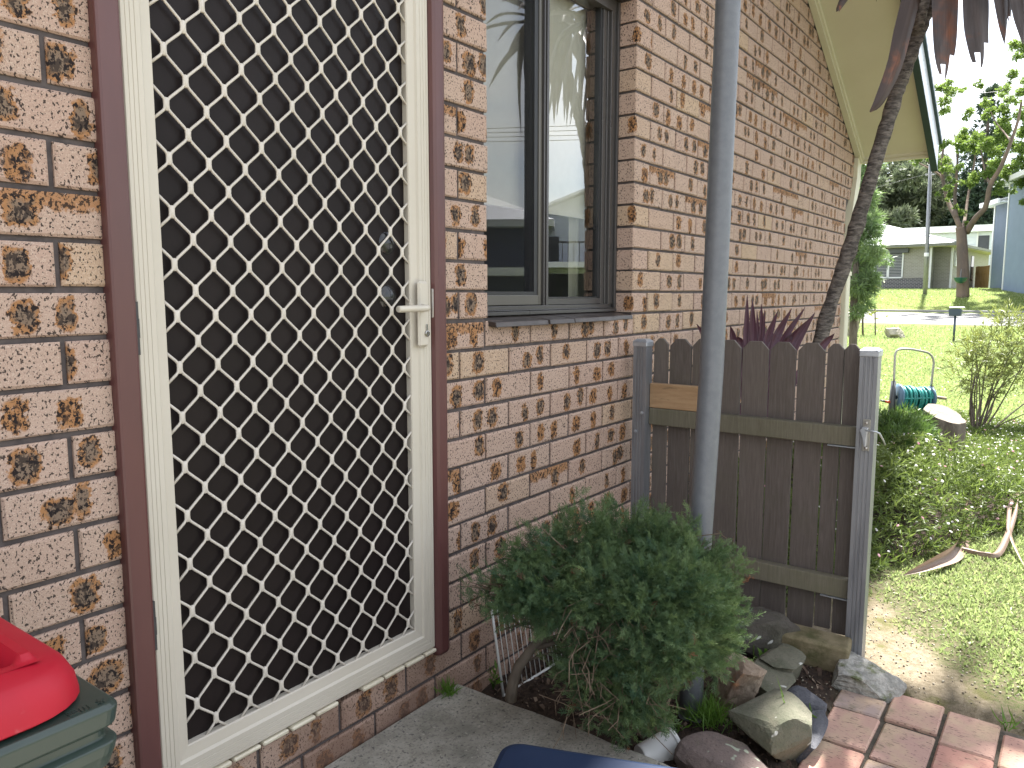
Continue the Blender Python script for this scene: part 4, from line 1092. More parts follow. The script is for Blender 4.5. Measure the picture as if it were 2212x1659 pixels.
# a second palm on the open side of the yard, seen in the window glass
pa2 = empty('palm_tree', (5.35,-2.35,GZ), 'upright palm with a skirt of drooping leaves reflected in the window', 'palm')
palm_trunk(pa2, [(5.35,-2.35,GZ-.03),(5.30,-2.42,.0),(5.262,-2.55,1.46),(5.25,-2.68,2.05),(5.2,-2.85,2.65),(5.17,-2.93,2.95)], .06, .048, 2)
c2 = np.array([5.17,-2.93,2.95])
crown_leaves(pa2, c2, 34, 1.15, .11, 'palmlive', 8, -.3, 1.2, .8)
for k in range(17):
    a = k*2.4; rr_ = rp.uniform(.12,.42); l = rp.uniform(.7,1.15)
    d = np.array([math.cos(a), math.sin(a), 0]); strap('leaf', [c2, c2+d*rr_*.8+np.array([0,0,.05]), c2+d*rr_*1.15+np.array([0,0,-.4*l]), c2+d*rr_*1.1+np.array([0,0,-l])], .11, M['palmdead'], pa2, side=np.cross(d,(0,0,1)), n=12, fold=.15, split=0)
# purple cordyline behind the panel
cor = empty('cordyline_plant', (1.45,-.30,GZ), 'low purple cordyline with spiky leaves behind the picket panel', 'plant')
cb = np.array([1.52,-.30,-.45])
mb = MB(); mb.tube([(1.45,-.30,GZ-.02),(1.49,-.3,-.8),cb], [.022,.02,.02], 8); mb.build('stem', M['bark_palm'], cor, smooth=True)
z7 = lambda x, y: ((2500+x/3.0167)*2212/3648, (700+y/3.0167)*2212/3648)
for (bx, by, tx, ty, w) in [(480,1560,488,1055,.036),(545,1560,545,1110,.044),(600,1540,592,1215,.02),(640,1540,640,1155,.032),(655,1540,675,1210,.018),(700,1560,815,1235,.042),(780,1560,965,1205,.046),(870,1560,1112,1190,.036),(960,1560,1150,1320,.046),(1010,1560,1215,1250,.048),(345,1560,310,1395,.034),(60,1560,-55,1370,.03),(1320,1580,1425,1470,.034),(420,1590,380,1500,.03),(900,1600,1000,1450,.04)]:
    b0 = atd(*z7(bx,by),3.45); t0 = atd(*z7(tx,ty),3.42); pm = cb*.5+b0*.5
    strap('leaf', [cb, pm, b0, t0], w*1.15, M['cordy'], cor, side=_R, n=14, fold=.22, tip=.8)

# ================================================================== small plants in the bed
M['herb'] = leafmat('herb_leaf', (.075,.16,.022), (.12,.22,.035), .35, .45, tcol=(.2,.36,.04))
def small_plant(name, label, base, n, L, T=LEAF, up=1.2, spread=.9, stem=.03, seed=0, mat='herb', size=(.8,1.1), rad=.01, cat='plant'):
    r = np.random.default_rng(seed); e = empty(name, base, label, cat)
    P = np.asarray(base) + np.stack([r.normal(size=n)*rad, r.normal(size=n)*rad, r.uniform(.2,1,n)*stem], 1)
    D = np.stack([r.normal(size=n)*spread, r.normal(size=n)*spread, np.full(n, up)], 1)
    leaf_obj('leaves', T[0], T[1], P, rand_rot(n, r, dirs=D), L*r.uniform(*size, n), r.random(n), M[mat], e)
    mb = MB()
    for i in range(min(n, 5)): mb.tube([np.asarray(base)+[0,0,-.01], (np.asarray(base)+P[i])/2, P[i]], .0012, 5)
    mb.build('stem', M['herb'], e, smooth=True)
HEART = ([(0,0,0),(-.42,.10,.03),(-.40,.5,.0),(0,1,-.06),(.40,.5,.0),(.42,.10,.03)], [(0,5,4,3,2,1)])
BLADE = ([(-.028,0,0),(.028,0,0),(.034,.5,.02),(-.034,.5,.02),(.0,1,-.12),(.0,1,-.12)], [(0,1,2,3),(3,2,4,5)])
THIN = (np.array(BLADE[0])*[.55,1,1], BLADE[1])
small_plant('weed', 'small weed with pale green heart leaves above the grey green rock', gp(1648,1432,-1.06), 5, .040, HEART, .8, 1.0, .03, 3)
small_plant('weed', 'bright clover like weed beside the slate stone', gp(1748,1562,-1.09), 12, .030, HEART, .7, 1.0, .03, 4)
small_plant('grass_tuft', 'feathery green tuft at the foot of the grey pole', gp(1535,1572,-1.09), 330, .062, THIN, 1.0, .8, .05, 5, rad=.03, cat='grass')
small_plant('grass_tuft', 'tiny green tuft in the corner by the door jamb', np.array([-.225,-.03,-1.0]), 70, .045, BLADE, 1.1, .8, .01, 6, rad=.012, cat='grass')
small_plant('grass_tuft', 'few tall grass blades in front of the slate stone', gp(1706,1600,-1.09), 2, .19, THIN, 1.5, .22, .01, 8, rad=.006, cat='grass')
small_plant('weed', 'grey green seedling between the pot and the pole', gp(1462,1585,-1.09), 7, .035, LEAF, .8, .9, .03, 9)
small_plant('weed', 'yellow green weed in the shade under the wire rack', np.array([-.02,-.04,-1.06]), 16, .035, LEAF, 1.0, .8, .06, 10)
small_plant('grass_tuft', 'low grass tuft growing at the paving edge', onp(2172,1572,2,-1.09), 14, .06, BLADE, .8, .9, .01, 11, rad=.012, cat='grass')
# litter, chips and pebbles on the bed
r = np.random.default_rng(9); N = 2600
P = np.stack([r.uniform(-.12,.93,N), r.uniform(-.93,-.02,N), np.zeros(N)], 1); P[:,2] = gheight(P[:,0],P[:,1])+.003
chip = ([(-.5,-.3,0),(.5,-.35,.05),(.45,.3,0),(-.4,.35,.06)], [(0,1,2,3)])
M['litter'] = leafmat('bark_litter', (.045,.026,.018), (.20,.15,.11), 0.0, .9)
leaf_obj('leaf_litter', chip[0], chip[1], P, rand_rot(N, r, dirs=np.stack([r.normal(size=N),r.normal(size=N),r.normal(size=N)*.3],1)), r.uniform(.005,.020,N)*(r.random(N)+.4), r.random(N)**2.2, M['litter'], kind='stuff')
N = 1500; P = np.stack([r.uniform(.45,1.9,N), r.uniform(-1.7,-.75,N), np.zeros(N)], 1)
ok = ~((P[:,0] < .77) & (P[:,1] < -.90)); P = P[ok]; N = len(P); P[:,2] = gheight(P[:,0],P[:,1])+.002
PEB = np.array([(1,0,0),(0,1,0),(-1,0,0),(0,-1,0),(0,0,.8),(0,0,-.8)])*.5; PF = np.array([(0,1,4),(1,2,4),(2,3,4),(3,0,4),(1,0,5),(2,1,5),(3,2,5),(0,3,5)])
M['pebble'] = leafmat('pebble', (.13,.105,.075), (.36,.32,.25), 0.0, .9)
leaf_obj('gravel', PEB, PF, P, rand_rot(N, r), r.uniform(.003,.011,N), r.random(N), M['pebble'], kind='stuff')

# ================================================================== lawn
def lawn_points(N, dmin, dmax, a0, a1, pw, rng):
    d = dmin*(dmax/dmin)**(rng.random(N)**pw); a = np.radians(rng.uniform(a0, a1, N))
    return CAM[0]+d*np.sin(a), CAM[1]+d*np.cos(a), d
r = np.random.default_rng(21)
x, y, d = lawn_points(230000, 2.3, 33.5, 76, 97, .8, r)
mask = (x + .55*fbm(x, y, 5, 7)*.5 - (1.22 + (y+1.1)*1.6) > .02*r.normal(size=len(x))) & (x > .95) & (x < 33.8)
mask &= ~((x < 6.4) & (y + .42*x > .03) & (x > 1.0))
mask &= ~((y > -.05) & (x < 4.6))
thin = np.clip((x-1.22-(y+1.1)*1.6)/.5, .25, 1); mask &= r.random(len(x)) < thin
x, y, d = x[mask], y[mask], d[mask]; N = len(x)
P = np.stack([x, y, gheight(x, y)-.004], 1)
GB = ([(-.10,0,0),(.10,0,0),(.085,.55,.07),(-.085,.55,.07),(0,1,.0)], [(0,1,2,3),(3,2,4,4)])
GB = ([(-.10,0,0),(.10,0,0),(.11,.5,.10),(-.11,.5,.10),(.02,1,.02),(-.02,1,.02)], [(0,1,2,3),(3,2,4,5)])
D = np.stack([r.normal(size=N)*.9, r.normal(size=N)*.9, r.uniform(.35,1.5,N)], 1)
S = (.018+.0027*d)*r.uniform(.6,1.2,N)
M['grass'] = leafmat('lawn_blade', (.17,.235,.075), (.35,.38,.18), .42, .45, tcol=(.34,.44,.15), spec=.4)
leaf_obj('lawn', GB[0], GB[1], P, rand_rot(N, r, dirs=D), S, np.clip(r.normal(.5,.28,N),0,1), M['grass'], kind='stuff')

# ================================================================== daisy ground cover along the house
r = np.random.default_rng(31); N = 60000
x = 1.05 + 5.6*r.random(N)**1.3; y = r.uniform(-2.9, -.02, N)
edge = -.02 - .42*x + .10*fbm(x, y, 4, 2)
ok = (y > edge) & (y < .0 - .0*x) & ((y < -.06) | (x > 4.5)); x, y, edge = x[ok], y[ok], edge[ok]; N = len(x)
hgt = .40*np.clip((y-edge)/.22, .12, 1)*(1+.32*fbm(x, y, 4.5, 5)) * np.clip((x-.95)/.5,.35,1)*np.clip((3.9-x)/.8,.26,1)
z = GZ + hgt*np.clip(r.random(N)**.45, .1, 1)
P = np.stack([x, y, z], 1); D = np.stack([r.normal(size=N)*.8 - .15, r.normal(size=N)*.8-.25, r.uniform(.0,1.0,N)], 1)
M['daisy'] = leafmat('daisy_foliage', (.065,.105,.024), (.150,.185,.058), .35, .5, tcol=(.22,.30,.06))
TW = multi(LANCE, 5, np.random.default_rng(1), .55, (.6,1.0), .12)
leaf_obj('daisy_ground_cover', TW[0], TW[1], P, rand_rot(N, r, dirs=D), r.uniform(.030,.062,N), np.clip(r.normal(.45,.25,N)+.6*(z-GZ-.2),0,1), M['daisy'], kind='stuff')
K = 1500; idx = r.choice(np.where(z > GZ + hgt*.80)[0], K); Pf = P[idx] + np.stack([r.normal(size=K)*.01, r.normal(size=K)*.01-.008, np.full(K,.028)], 1)
DI = [(0,0,.12)]; FI = []
for k in range(8):
    a = k*math.pi/4; DI.append((.5*math.cos(a), .5*math.sin(a), .0)); FI.append((0, 1+k, 1+(k+1) % 8))
DI = np.array(DI)[:, [0,2,1]]
M['petal'] = leafmat('daisy_petal', (.78,.77,.74), (.62,.26,.34), .3, .6)
leaf_obj('daisy_flowers', DI, np.array(FI), Pf, rand_rot(K, r, dirs=np.stack([r.normal(size=K)*.5-.2, r.normal(size=K)*.5-.3, np.ones(K)],1)), r.uniform(.011,.018,K), np.where(r.random(K) < .8, r.uniform(0,.12,K), r.uniform(.7,1,K)), M['petal'], kind='stuff')

# shrubs
def shrub(name, label, base, clumps, N, T, L, mat, seed, cat='shrub', stems=6, up=.6, inner=.3, group=None, stemr=.008):
    r = np.random.default_rng(seed); e = empty(name, base, label, cat, group)
    Ps, Ds = [], []; tot = sum(c[3]**2 for c in clumps)
    mb = MB()
    for (cx, cy, cz, rad) in clumps:
        n = int(N*rad*rad/tot); p, dd = shell((cx,cy,cz), (rad,rad,rad*.9), n, r, inner); Ps.append(p); Ds.append(dd+np.array([0,0,up])+r.normal(size=(n,3))*.5)
        for k in range(stems):
            a = np.asarray(base, float)+np.array([r.normal()*.02, r.normal()*.02, -.02]); b = np.array([cx,cy,cz])+r.normal(size=3)*rad*.5; m_ = (a+b)/2+r.normal(size=3)*rad*.25
            mb.tube(bez([a,m_,b],6), np.linspace(stemr, stemr*.3, 6), 5, caps=False)
    P, D = np.concatenate(Ps), np.concatenate(Ds); n = len(P)
    leaf_obj('foliage', T[0], T[1], P, rand_rot(n, r, dirs=D), L*r.uniform(.7,1.2,n), np.clip(r.normal(.45,.25,n),0,1), M[mat], e)['kind'] = 'stuff'
    mb.build('stems', M['bark'], e, smooth=True)
    return e
M['shrubleaf'] = leafmat('dark_shrub_leaf', (.05,.10,.026), (.115,.175,.05), .3, .4, tcol=(.16,.28,.05))
M['paleleaf'] = leafmat('fine_pale_leaf', (.12,.15,.045), (.20,.22,.07), .35, .5, tcol=(.3,.34,.08))
TWL = multi(LANCE, 6, np.random.default_rng(3), .6, (.6,1.0), .16)
sc_ = lambda px, py, d, r_: (*atd(px, py, d), r_)
shrub('leafy_shrub', 'small dark leafy shrub between the latch post and the stump', onp(1950,1035,2,GZ)*np.array([1,1,1]), [sc_(1925,975,4.6,.13),sc_(1945,945,4.8,.12),sc_(1968,925,5.0,.10),sc_(1955,995,4.6,.11),sc_(1915,935,4.8,.10),sc_(1985,950,4.9,.07),sc_(1905,1010,4.5,.1)], 2000, TWL, .062, 'shrubleaf', 3)
b = atd(2110,925,6.6); b[2] = GZ
shrub('wispy_shrub', 'sparse wispy shrub with thin bare branches at the right edge', b, [sc_(2095,800,6.8,.20),sc_(2140,760,6.8,.22),sc_(2185,730,6.8,.24),sc_(2205,800,6.7,.22),sc_(2130,830,6.7,.18),sc_(2240,760,6.8,.28),sc_(2090,740,6.9,.13),sc_(2170,690,6.9,.14)], 780, TWL, .085, 'paleleaf', 4, stems=2, inner=.05, stemr=.009)

# tree stump beside the daisies
st = empty('tree_stump', (*atd(2040,1000,5.55)[:2], GZ), 'grey sawn tree stump with a sunlit flat top beside the daisies', 'stump')
A = atd(2034,1005,5.55); A[2] = GZ-.03; B = atd(2040,893,5.55); rad = .135
n = 40; L = []
ang = np.linspace(0, 2*math.pi, n, endpoint=False); rw = 1+.06*np.sin(3*ang+1)+.04*np.sin(7*ang)+.02*np.sin(13*ang)
ax = (B-A)
for t, s in ((0,1.18),(.2,1.06),(.5,1.0),(.8,.99),(.985,.985),(1.0,.96)):
    c = A+ax*t; L.append([(c[0]+rad*s*rw[k]*math.cos(a), c[1]+rad*s*rw[k]*math.sin(a), c[2] + (.045*math.sin(a)+.030*math.cos(a))*t) for k, a in enumerate(ang)])
mb = MB(); loft(mb, L, capt=False); mb.build('stump_bark', M['bark'], st, smooth=True)
mb = MB(); mb.add([p for p in L[-1]]+[tuple(np.mean(L[-1], axis=0)+[0,0,-.004])], [(k,(k+1)%n,n) for k in range(n)]); mb.build('stump_top', surf('sawn_wood', (.20,.17,.13), (.13,.11,.085), 14, .9, bump=.5, bscale=60, bdist=.006, dirt=(.10,.085,.07), dscale=12, damt=(.55,.7)), st)

# hose reel
hr = empty('hose_reel', (*atd(1972,900,7.2)[:2], GZ), 'garden hose reel with a turquoise hose and tall tube handle', 'hose reel')
M['hose'] = surf('turquoise_hose', (.03,.26,.23), (.025,.20,.19), 9, .35, bump=0)
M['reelgrey'] = surf('dark_grey_plastic', (.06,.065,.065), (.05,.055,.055), 6, .45, bump=0)
M['reelblue'] = surf('blue_reel_plastic', (.10,.19,.27), (.085,.16,.24), 6, .4, bump=0)
M['orange'] = surf('orange_plastic', (.55,.10,.03), (.5,.09,.03), 6, .4, bump=0)
M['tubealu'] = surf('handle_tube', (.42,.40,.34), (.36,.34,.29), 6, .35, bump=0, metal=.4)
dq = 7.2; zz5 = lambda x, y: ((3050+x/2.764)*2212/3648, (1050+y/2.764)*2212/3648)
q = lambda x, y, dd=0: atd(*zz5(x,y), dq+dd)
lb, rb = q(365,1000), q(740,1040)
mb = MB(); mb.tube(bez([q(372,860),q(378,700),q(385,590),q(420,540),q(520,535),q(640,555),q(720,580),q(762,650),q(752,780),q(740,900)],40), .0105, 10); mb.build('handle_tube', M['tubealu'], hr, smooth=True)
for a_, b_ in ((q(370,850),q(352,1090)),(q(742,900),q(728,1150))):
    foot = b_.copy(); foot[2] = GZ+.01
    mb = MB(); mb.tube([a_, b_, foot], [.022,.030,.026], 10); mb.build('side_frame', M['reelgrey'], hr, smooth=True)
a_, b_ = q(405,1010), q(715,1035); axd = (b_-a_)/np.linalg.norm(b_-a_)
for c_ in (a_, b_):
    mb = MB(); mb.lathe([(.02,-.006),(.125,-.008),(.128,0),(.125,.008),(.02,.006)], c_, axd, 32); mb.build('reel_flange', M['reelblue'], hr, smooth=True)
mb = MB(); mb.lathe([(.05,0),(.05,np.linalg.norm(b_-a_))], a_, axd, 20); mb.build('reel_drum', M['reelgrey'], hr, smooth=True)
rr_ = np.random.default_rng(4); uu = np.cross(axd,(0,0,1)); uu /= np.linalg.norm(uu); ww = np.cross(axd, uu); mb = MB()
for layer, (R_, nt) in enumerate(((.078,15),(.096,14),(.108,9))):
    th = np.linspace(0, 2*math.pi*nt, nt*22); s_ = (.06+.88*np.abs(((th/(2*math.pi*nt))*1+layer*.0)%1))*np.linalg.norm(b_-a_)
    s_ = s_ + .006*np.sin(th*.37+layer); Rw = R_ + .006*np.sin(th*.21+layer*2)
    mb.tube(a_ + axd*s_[:,None] + Rw[:,None]*(np.cos(th)[:,None]*uu+np.sin(th)[:,None]*ww), .0085, 6)
mb.build('hose', M['hose'], hr, smooth=True)
mb = MB(); mb.tube([q(725,1060),q(770,1090)], .014, 8); mb.tube([q(765,1110),q(785,1010)], .014, 8); mb.tube([q(785,1008),q(885,1022)], .014, 8); mb.build('crank', surf('tan_plastic', (.36,.28,.2), (.33,.25,.18), 5, .5, bump=0), hr, smooth=True)
mb = MB(); mb.tube([q(340,1058),q(285,1050)], [.016,.012], 8); mb.build('hose_connector', M['orange'], hr, smooth=True)
mb = MB(); mb.tube([q(284,1050),q(240,1040)], [.010,.007], 8); mb.build('nozzle', M['reelgrey'], hr, smooth=True)

# dead strap leaves lying on the lawn edge
M['deadstrap'] = palmleafmat('dry_strap_leaf', (.21,.135,.10), (.27,.20,.155), (.13,.075,.055))
def fallen(label, pts, w, side=(0,0,1), fold=.5):
    P = [np.array(onp(px, py, 2, GZ+h)) for px, py, h in pts]
    o = strap('fallen_leaf', P, w, M['deadstrap'], None, side=side, n=22, fold=fold, tip=.8, root=.8)
    tag(o, label, 'dead leaf', 'dead strap leaves on the lawn edge')
fallen('thick curled brown dead strap leaf lying at the daisy edge', [(2090,1090,.05),(2085,1140,.04),(2065,1190,.04),(2020,1215,.045),(1952,1242,.02)], .075, (.3,.5,1))
fallen('thin arched tan dead strap leaf rising from the lawn', [(2078,1185,.03),(2125,1195,.03),(2160,1190,.04),(2190,1120,.10),(2200,1075,.16)], .032, (.5,.8,.3))
fallen('narrow dry dead leaf folded over at the right edge', [(2240,1058,.14),(2212,1062,.14),(2185,1080,.14),(2178,1130,.10),(2182,1160,.06),(2200,1200,.03),(2214,1225,.015)], .020, (.5,.8,.3))

# boulders, sapling and letterbox on the front lawn
rock('boulder', 'pale grey boulder on the open front lawn', (22.0,2.66,GZ), (.36,.34,.24), .3, 61, RM['pale'], 0, .4, 9, .08, cat='boulder', lift=.05)
rock('boulder', 'grey boulder half hidden behind the cream downpipe', (22.4,3.95,GZ), (.42,.40,.42), .9, 63, RM['pale'], 0, .6, 9, .08, cat='boulder', lift=.05)
lb_ = empty('letterbox', (21.3,1.14,GZ), 'small dark blue letterbox on a thin post near the road', 'letterbox')
M['lbx'] = surf('letterbox_blue', (.030,.045,.075), (.04,.055,.085), 4, .5, bump=0)
M['white'] = surf('white_trim', (.72,.73,.74), (.68,.69,.70), 3, .5, bump=0)
mb = MB(); mb.tube([(21.3,1.14,GZ-.02),(21.3,1.14,GZ+.72)], .028, 10); mb.build('letterbox_post', M['lbx'], lb_, smooth=True)
mb = MB(); mb.prism([(-.13,0),(.13,0),(.15,.15),(.13,.19),(-.13,.19),(-.15,.15)], 0, -.10, .12)
o = mb.build('letterbox_body', M['lbx'], lb_, bevel=.01); o.location = (0,0,.80); 
mb = MB(); mb.box((-.12,-.17,0),(.12,.17,.025)); o = mb.build('letterbox_roof', M['white'], lb_, bevel=.01); o.location = (0,-.03,.91)
sap = empty('sapling', (*onp(1864,726,2,GZ)[:2],GZ), 'thin staked sapling on the lawn beside the half hidden boulder', 'tree')
sx, sy, _ = onp(1864,726,2,GZ)
mb = MB(); mb.tube(bez([(sx,sy,GZ-.03),(sx,sy+.03,GZ+.6),(sx-.02,sy-.02,GZ+1.5)],8), [.03]*4+[.022]*4, 7); mb.build('trunk', M['bark'], sap, smooth=True)
mb = MB(); mb.tube([(sx,sy-.35,GZ-.03),(sx,sy-.28,GZ+1.0)], .02, 6); mb.build('stake', M['woodrail'], sap)
r = np.random.default_rng(3); n = 90; pts = np.stack([sx+r.normal(size=n)*.22, sy+r.normal(size=n)*.22, GZ+r.uniform(.5,1.6,n)],1)
leaf_obj('leaves', LEAF[0], LEAF[1], pts, rand_rot(n, r), r.uniform(.14,.24,n), r.random(n), M['paleleaf'], sap)

# ================================================================== street and houses across the road
ax_ = lambda px, py, X: onp(px, py, 0, X)
M['asphalt'] = surf('asphalt', (.19,.185,.18), (.15,.148,.145), 1.2, .9, bump=.4, bscale=40, bdist=.01, spec=.2)
M['kerb'] = surf('kerb_concrete', (.24,.235,.22), (.2,.195,.18), 3, .9, bump=.3, bscale=30)
yy = np.array([-90,-30,0,10,40,110.0]); mb = MB()
xx = [34.0, 36.0, 38.5, 40.45]
V = [(x, y, float(tz(x))+.02) for x in xx for y in yy]; ny_ = len(yy)
mb.add(V, [(i*ny_+j, (i+1)*ny_+j, (i+1)*ny_+j+1, i*ny_+j+1) for i in range(len(xx)-1) for j in range(ny_-1)])
road = mb.build('road', M['asphalt']); road['kind'] = 'structure'
mb = MB(); mb.box((40.45,-90,-1.0),(40.75,110,float(tz(40.5))+.14), ch=.03); k_ = mb.build('kerb', M['kerb']); k_['kind'] = 'structure'
mb = MB(); mb.box((33.75,-90,-1.3),(34.0,110,GZ+.03), ch=.02); k_ = mb.build('kerb', M['kerb']); k_['kind'] = 'structure'
r = np.random.default_rng(77)                       # lawn on the far side of the road
N = 45000; x = r.uniform(40.9, 52, N); y = r.uniform(-4, 12, N); P = np.stack([x,y,tz(x)-.01],1)
leaf_obj('far_lawn', GB[0], GB[1], P, rand_rot(N, r, dirs=np.stack([r.normal(size=N)*.9,r.normal(size=N)*.9,r.uniform(.3,1.3,N)],1)), r.uniform(.06,.12,N), np.clip(r.normal(.45,.25,N),0,1), M['grass'], kind='stuff')

def texbrick(name, a, b, mo, sc):
    g = G(name); s3 = g.n('SeparateXYZ'); g.set(s3.inputs[0], g.pos()); cv = g.n('CombineXYZ')
    g.set(cv.inputs[0], g.math('ADD', s3.outputs[1], s3.outputs[0])); g.set(cv.inputs[1], s3.outputs[2])
    br = g.n('TexBrick', {'Scale': 1.0, 'Mortar Size': .012, 'Brick Width': .24*sc, 'Row Height': .086*sc, 'Color1': a, 'Color2': b, 'Mortar': mo}); g.set(br.inputs['Vector'], cv.outputs[0])
    return g.pbr(br.outputs[0], .85, spec=.2)
M['greybrick'] = texbrick('grey_brick', (.30,.285,.25), (.25,.235,.205), (.36,.35,.32), 1.0)
M['darkbrick'] = texbrick('charcoal_brick', (.055,.052,.058), (.085,.08,.085), (.36,.35,.34), 1.0)
M['whiteroof'] = surf('pale_roof_tile', (.52,.53,.55), (.44,.45,.47), 4, .5, bump=.1, bscale=20)
M['olive'] = surf('grey_eave', (.16,.165,.14), (.14,.145,.125), 2, .6, bump=0)
M['darkglass'] = surf('dark_window', (.03,.035,.04), (.04,.045,.05), 2, .15, bump=0)
M['bluewall'] = surf('blue_render', (.165,.22,.305), (.155,.205,.285), 1.5, .8, bump=.1, bscale=8)
M['bluedark'] = surf('slate_blue_render', (.115,.15,.215), (.105,.14,.20), 1.5, .8, bump=.1, bscale=8)
M['whitewall'] = surf('white_boards', (.60,.64,.70), (.56,.60,.66), 2, .7, bump=0)
M['palings'] = surf('new_timber_palings', (.46,.27,.10), (.38,.215,.075), 3, .8, stretch=(4,4,.5), bump=0)

class Fr:                                          # a house's own frame: u along the front, v to the back
    def __init__(s, O, v):
        s.O = np.array([O[0],O[1],0.0]); s.v = np.array([v[0],v[1],0])/math.hypot(*v); s.u = np.array([-s.v[1],s.v[0],0])
    def p(s, u, v, z): return tuple(s.O + s.u*u + s.v*v + np.array([0,0,z]))
    def box(s, mb, u0, u1, v0, v1, z0, z1):
        V = [s.p(u,v,z) for z in (z0,z1) for u, v in ((u0,v0),(u1,v0),(u1,v1),(u0,v1))]
        mb.add(V, [(0,3,2,1),(4,5,6,7),(0,1,5,4),(1,2,6,5),(2,3,7,6),(3,0,4,7)])
# grey brick bungalow
O = ax_(2004,626,52); fr = Fr(O, (14,-1.25)); zb = .30
gh = empty('brick_bungalow', O, 'grey brick bungalow with a pale tiled hip roof across the road', 'house')
mb = MB(); fr.box(mb, 0,13,0,.25,1.14,3.02); fr.box(mb,0,.25,.25,1.2,zb,3.02); fr.box(mb,-.9,.0,1.2,1.45,zb,3.02); fr.box(mb,-.9,-.65,1.45,13,zb,3.02); fr.box(mb,-.65,13,12.75,13,zb,3.02); mb.build('brick_wall', M['greybrick'], gh)
mb = MB(); fr.box(mb, -.03,13.03,-.03,.24,zb,1.12); mb.build('base_course', M['darkbrick'], gh)
mb = MB()                                          # hip roof in overlapping tile courses
e0, W_, D_, z0 = .55, 13.9+.55, 13.0, 3.18; nR = 13; rise = .29
hp_ = D_/2+e0
for k in range(nR):
    a, b = k/nR, (k+1)/nR+.012
    def ring(t, lift): i = t*hp_; z = z0 + i*rise + lift; return (-.9-e0+i, 13+e0-i, -e0+i, D_+e0-i, z)
    A_, B_ = ring(a,.045), ring(min(b,1),.012)
    for (p, q, w, s_) in (((A_[0],A_[2]),(A_[1],A_[2]),(B_[1],B_[2]),(B_[0],B_[2])), ((A_[0],A_[3]),(A_[0],A_[2]),(B_[0],B_[2]),(B_[0],B_[3])), ((A_[1],A_[2]),(A_[1],A_[3]),(B_[1],B_[3]),(B_[1],B_[2])), ((A_[1],A_[3]),(A_[0],A_[3]),(B_[0],B_[3]),(B_[1],B_[3]))):
        V = [fr.p(*p,A_[4]),fr.p(*q,A_[4]),fr.p(*w,B_[4]),fr.p(*s_,B_[4]),fr.p(*p,A_[4]-.05),fr.p(*q,A_[4]-.05)]
        mb.add(V, [(0,1,2,3),(4,5,1,0)])
rf = mb.build('roof', M['whiteroof'], gh)
mb = MB()
def strip3(a, b, w, h):
    a, b = np.array(a), np.array(b); mb.tube([a,b], w, 6)
strip3(fr.p(-.9-e0,-e0,z0+.05), fr.p(-.9-e0+hp_,-e0+hp_,z0+hp_*rise+.06), .10, 0); strip3(fr.p(13+e0,-e0,z0+.05), fr.p(13+e0-hp_,-e0+hp_,z0+hp_*rise+.06), .10, 0); strip3(fr.p(-.9-e0+hp_,-e0+hp_,z0+hp_*rise+.06), fr.p(13+e0-hp_,-e0+hp_,z0+hp_*rise+.06), .1, 0)
mb.build('ridge_cap', M['whiteroof'], rf)
mb = MB(); fr.box(mb,-.9-e0,13+e0,-e0-.1,-e0,3.05,3.21); fr.box(mb,-1.0-e0,-.9-e0,-e0-.1,D_+e0,3.05,3.21); mb.build('gutter', M['olive'], gh)
mb = MB(); fr.box(mb,-.9-e0,13+e0,-e0,.0,3.02,3.06); fr.box(mb,-.9-e0,-.9,0,D_+e0,3.02,3.06); mb.build('eave_lining', surf('pale_eave', (.5,.48,.38),(.46,.44,.35),2,.7,bump=0), gh)
for (u, v) in ((-.08,-.06),(-.98,1.12)):
    mb = MB(); fr.box(mb,u-.05,u+.05,v-.05,v+.05,zb,3.0); mb.build('downpipe', M['white'], gh)
wa, wb_ = ax_(1883,603,52), ax_(1952,543,52); uu0 = float((np.array(wb_)-fr.O)@fr.u); uu1 = float((np.array(wa)-fr.O)@fr.u); zl, zh = 1.14, 2.80
mb = MB()
for a, b, c, d in ((uu0,uu0+.08,zl,zh),(uu1-.08,uu1,zl,zh),(uu0,uu1,zl,zl+.09),(uu0,uu1,zh-.08,zh),((uu0+uu1)/2-.07,(uu0+uu1)/2+.07,zl,zh)): fr.box(mb,a,b,-.06,.02,c,d)
w_ = mb.build('window', M['white'], gh)
mb = MB(); fr.box(mb,uu0+.05,uu1-.05,-.02,-.01,zl+.05,zh-.05); mb.build('pane', M['darkglass'], w_)
mb = MB(); z = zl+.14
while z < zh-.12: fr.box(mb,uu0+.08,uu1-.08,-.034,-.022,z,z+.035); z += .095
mb.build('shutter_slat', surf('grey_shutter', (.30,.31,.32),(.28,.29,.3),2,.5,bump=0), w_)['kind'] = 'stuff'
mb = MB(); fr.box(mb,uu0-.3,uu0+1.5,-.30,.0,2.72,3.0); mb.build('awning_box', surf('awning_grey',(.085,.09,.10),(.08,.085,.095),2,.6,bump=0), gh)
for v, z1, z2, hw in ((2.4,1.9,2.75,.30),(5.6,1.25,2.8,.16),(7.4,1.1,2.7,.35)):
    mb = MB(); fr.box(mb,-1.02 if v < 3 else -.94,-.9,v-hw,v+hw,z1,z2); mb.build('meter_box' if v < 3 else 'side_window', M['white'] if v < 3 else M['darkglass'], gh)
